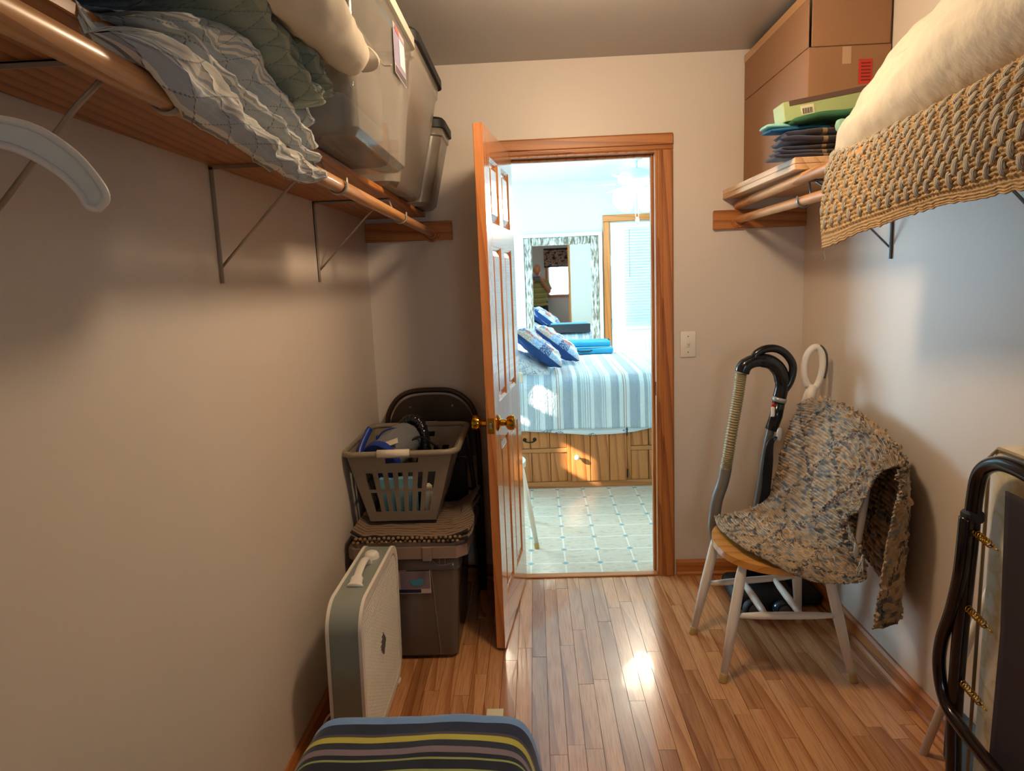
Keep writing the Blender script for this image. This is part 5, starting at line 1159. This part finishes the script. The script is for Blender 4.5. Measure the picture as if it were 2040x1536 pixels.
for cx, cy, a0 in ((tx[1]-.04, ty[1]-.04, 0), (tx[0]+.04, ty[1]-.04, pi/2), (tx[0]+.04, ty[0]+.04, pi), (tx[1]-.04, ty[0]+.04, 1.5*pi)):
    for k in range(8): a = a0+pi/2*k/7; rim.append((cx+.055*cos(a), cy+.055*sin(a), tz+.004+.006*sin((cy-2.8)*3)))
q = B(); q.tube(rim, .0125, 12, closed=True); q.obj('rim', M_bask, lb, True)
q = B(); q.tube([(-.625, 2.553, tz+.005), (-.50, 2.553, tz+.005)], .0155, 14); q.obj('handle_grip', plain('cream_grip', '#d9cdb8', .4), lb, True)
q = B(); q.tube([(-.58, 3.07, tz+.005), (-.46, 3.07, tz+.005)], .0155, 14); q.obj('handle_grip', plain('cream_grip2', '#d9cdb8', .4), lb, True)
# basket contents
M_bluep = plain('royal_blue_plastic', '#17388e', .3)
jg = thing('cleaner_canister', (-.66, 2.72, .70), 'grey jug with a blue lid and blue handle lying in the basket', 'jug')
q = B(); q.lathe([(.07, -.02), (.075, .0), (.075, .15), (.065, .19), (.03, .20)], (-.635, 2.70, .775), 28, axis=(.35, .85, .25)); q.obj('jug_body', plain('grey_jug', '#6f7276', .3), jg, autos=True)
q = B(); q.lathe([(.078, -.035), (.083, -.03), (.083, -.005), (.076, .0)], (-.635, 2.70, .775), 28, axis=(.35, .85, .25)); tag(q.obj('jug_lid', M_bluep, jg, autos=True), 'blue lid')
q = B(); q.tube(spl([(-.70, 2.66, .75), (-.725, 2.68, .80), (-.715, 2.73, .85), (-.70, 2.77, .885)], 16), [.014]*17, 12, flat=.6); q.obj('jug_handle', M_bluep, jg, True)
q = B(); q.tube([(-.665, 2.74, .86)]+[(-.61+.075*cos(a), 2.79, .80+.078*sin(a)) for a in [pi*(1-k/14) for k in range(15)]], .004, 8); q.obj('bail', M_bluep, jg, True)
q = B(); q.box((-.03, -.001, -.012), (.035, .001, .014)); q._tf(q.bm.verts, Matrix.Translation((-.60, 2.672, .842)) @ Matrix.Rotation(radians(-18), 4, 'Y') @ Matrix.Rotation(radians(-50), 4, 'X')); q.obj('paper_label', plain('paper_label', '#cfc4b0', .6), jg)
q = B(); q.tube(spl([(-.60, 2.88, .72), (-.595, 2.90, .84), (-.565, 2.91, .885), (-.52, 2.90, .88), (-.495, 2.88, .82), (-.49, 2.86, .70)], 60), [.024+.002*sin(i*1.8) for i in range(61)], 14); tag(q.obj('black_hose', M_black, None, True), 'black ribbed hose coiled inside the laundry basket', 'hose')
q = B(); q.tube(spl([(-.56, 2.70, .72), (-.555, 2.74, .80), (-.51, 2.80, .835), (-.46, 2.84, .80), (-.42, 2.88, .74), (-.45, 2.90, .68)], 40), .005, 8); tag(q.obj('cable', M_blackm, None, True), 'thin dark cable looping in the laundry basket', 'cable')
tag(B().box((-.655, 2.665, .545), (-.50, 2.69, .70), .006).obj('blue_packet', plain('light_blue_packet', '#6fa5b8', .5, var=.2, vs=30)), 'light blue packet seen through the basket slots', 'packet')
tag(B().box((-.480, 2.665, .545), (-.440, 2.69, .67), .01).obj('white_bottle', plain('white_bottle', '#ccc4b4', .4)), 'white bottle seen through the right basket slots', 'bottle')
tag(B().box((-.66, 2.70, .545), (-.45, 2.92, .70), .03, seg=2).obj('dark_cloth', plain('dark_cloth', '#15161e', .9, bump=.5, bs=25), autos=True), 'dark cloth filling the laundry basket', 'cloth')
# folding chair leaning on the back wall
fc = thing('folding_chair', (-.50, 3.13, 0), 'dark brown metal folding chair leaning behind the laundry basket', 'chair')
M_fc = plain('brown_enamel_metal', '#3d2f22', .3, .3)
def lean(z): return 3.115+.06*z/1.0
arch = spl([(-.705, lean(.55), .55), (-.715, lean(.80), .80), (-.690, lean(.90), .90), (-.62, lean(.962), .962), (-.50, lean(.975), .975), (-.39, lean(.962), .962), (-.315, lean(.90), .90), (-.290, lean(.80), .80), (-.285, lean(.55), .55)], 60)
q = B(); q.tube([(-.700, lean(0)-.01, .0)]+arch+[(-.285, lean(0)-.01, .0)], .0125, 12); q.obj('frame', M_fc, fc, True)
pan = [(p.x*.94-.03, p.z-.022) for p in arch if p.z > .66]
q = B(); vs = [q.bm.verts.new((x, lean(z)-.004, z)) for x, z in pan]; q.bm.faces.new(vs); q.obj('back_panel', M_fc, fc, solid=.006)
for x in (-.60, -.40): B().cyl((x, lean(.88)-.012, .90), (x, lean(.88)-.005, .90), .006, n=10).obj('rivet', M_chrome, fc)
q = B(); q.tube([(-.335, lean(.75)-.025, .78), (-.31, lean(.5)-.04, .50), (-.30, lean(0)-.03, 0)], .010, 10); q.tube([(-.66, lean(.75)-.025, .78), (-.69, lean(.5)-.04, .50), (-.69, lean(0)-.03, 0)], .010, 10); q.obj('rear_legs', M_fc, fc, True)
for z in (.12, .34, .42, .50): q = B(); q.cyl((-.70, lean(z)-.01, z), (-.29, lean(z)-.01, z), .007, n=8); q.obj('crossbar', M_fc, fc, True)
B().box((-.66, lean(.45)-.045, .30), (-.34, lean(.45)-.022, .66), .01, seg=2).obj('seat', M_fc, fc)
# wedge, paper
q = B(); q.prism([(2.83, .0), (2.99, .0), (2.99, .055), (2.83, .008)], .045, 'X', -.295); tag(q.obj('wooden_wedge', M_oak['Y']), 'wooden wedge on the floor behind the open door', 'door stop')
q = B(); q.box((-.212, 2.135, .0012), (-.155, 2.178, .0022)); q._tf(q.bm.verts, Matrix.Rotation(0, 4, 'Z')); tag(q.obj('paper_scrap', plain('scrap_paper', '#ded2ae', .8)), 'small cream paper scrap on the floor beyond the striped cover', 'paper')

# striped cover over a case, bottom of the photo
cs = thing('striped_seat', (-.30, 1.2, 0), 'low case draped with a navy, blue and yellow striped cloth', 'case')
cst = [(0, '#6d92c4'), (.085, '#1a2540'), (.125, '#4a4348'), (.135, '#b5ad4c'), (.158, '#232a38'), (.180, '#7a6c78'), (.202, '#101828'), (.218, '#8f9a5c'), (.226, '#101828'), (.258, '#8f9a5c'), (.266, '#141c2c'), (.315, '#7c6c70'), (.330, '#10182c'), (.385, '#7f8a68'), (.393, '#0e1a30')]
cst1 = [s_ for s_ in cst if s_[0] < .46]
M_cov = stripes('striped_cover', [(p/.46, c_) for p, c_ in cst1], 1/.46*1.0, 1, weave=500, wb=.2, var=.06)
q = B()
def cov(u, v):
    x = -.585+.565*u; s_ = 2*u-1; y = 1.535-.95*v
    h = .455-.12*abs(s_)**14-.004*s_*s_; yf = y
    if v < .06: h -= .10*(1-v/.06)**2.2; yf -= .01*(1-v/.06)
    yf -= .07*abs(s_)**12*(1-v)
    return V((x+.003*sin(v*30), yf+.004*sin(x*20), h+.003*nz(x*12, y*12)))
q.grid(cov, 70, 120, su=1, sv=1.05)
q.obj('striped_cover', M_cov, cs, True, solid=.004)
B().box((-.535, .56, .0), (-.052, 1.455, .275), .04, seg=3).obj('case_body', plain('black_case', '#101014', .5), cs, autos=True)
q = B(); q.box((-.055, .7, .02), (-.002, 1.42, .37), .022, seg=3); q.obj('side_pocket', plain('black_nylon', '#121318', .55), cs, autos=True)
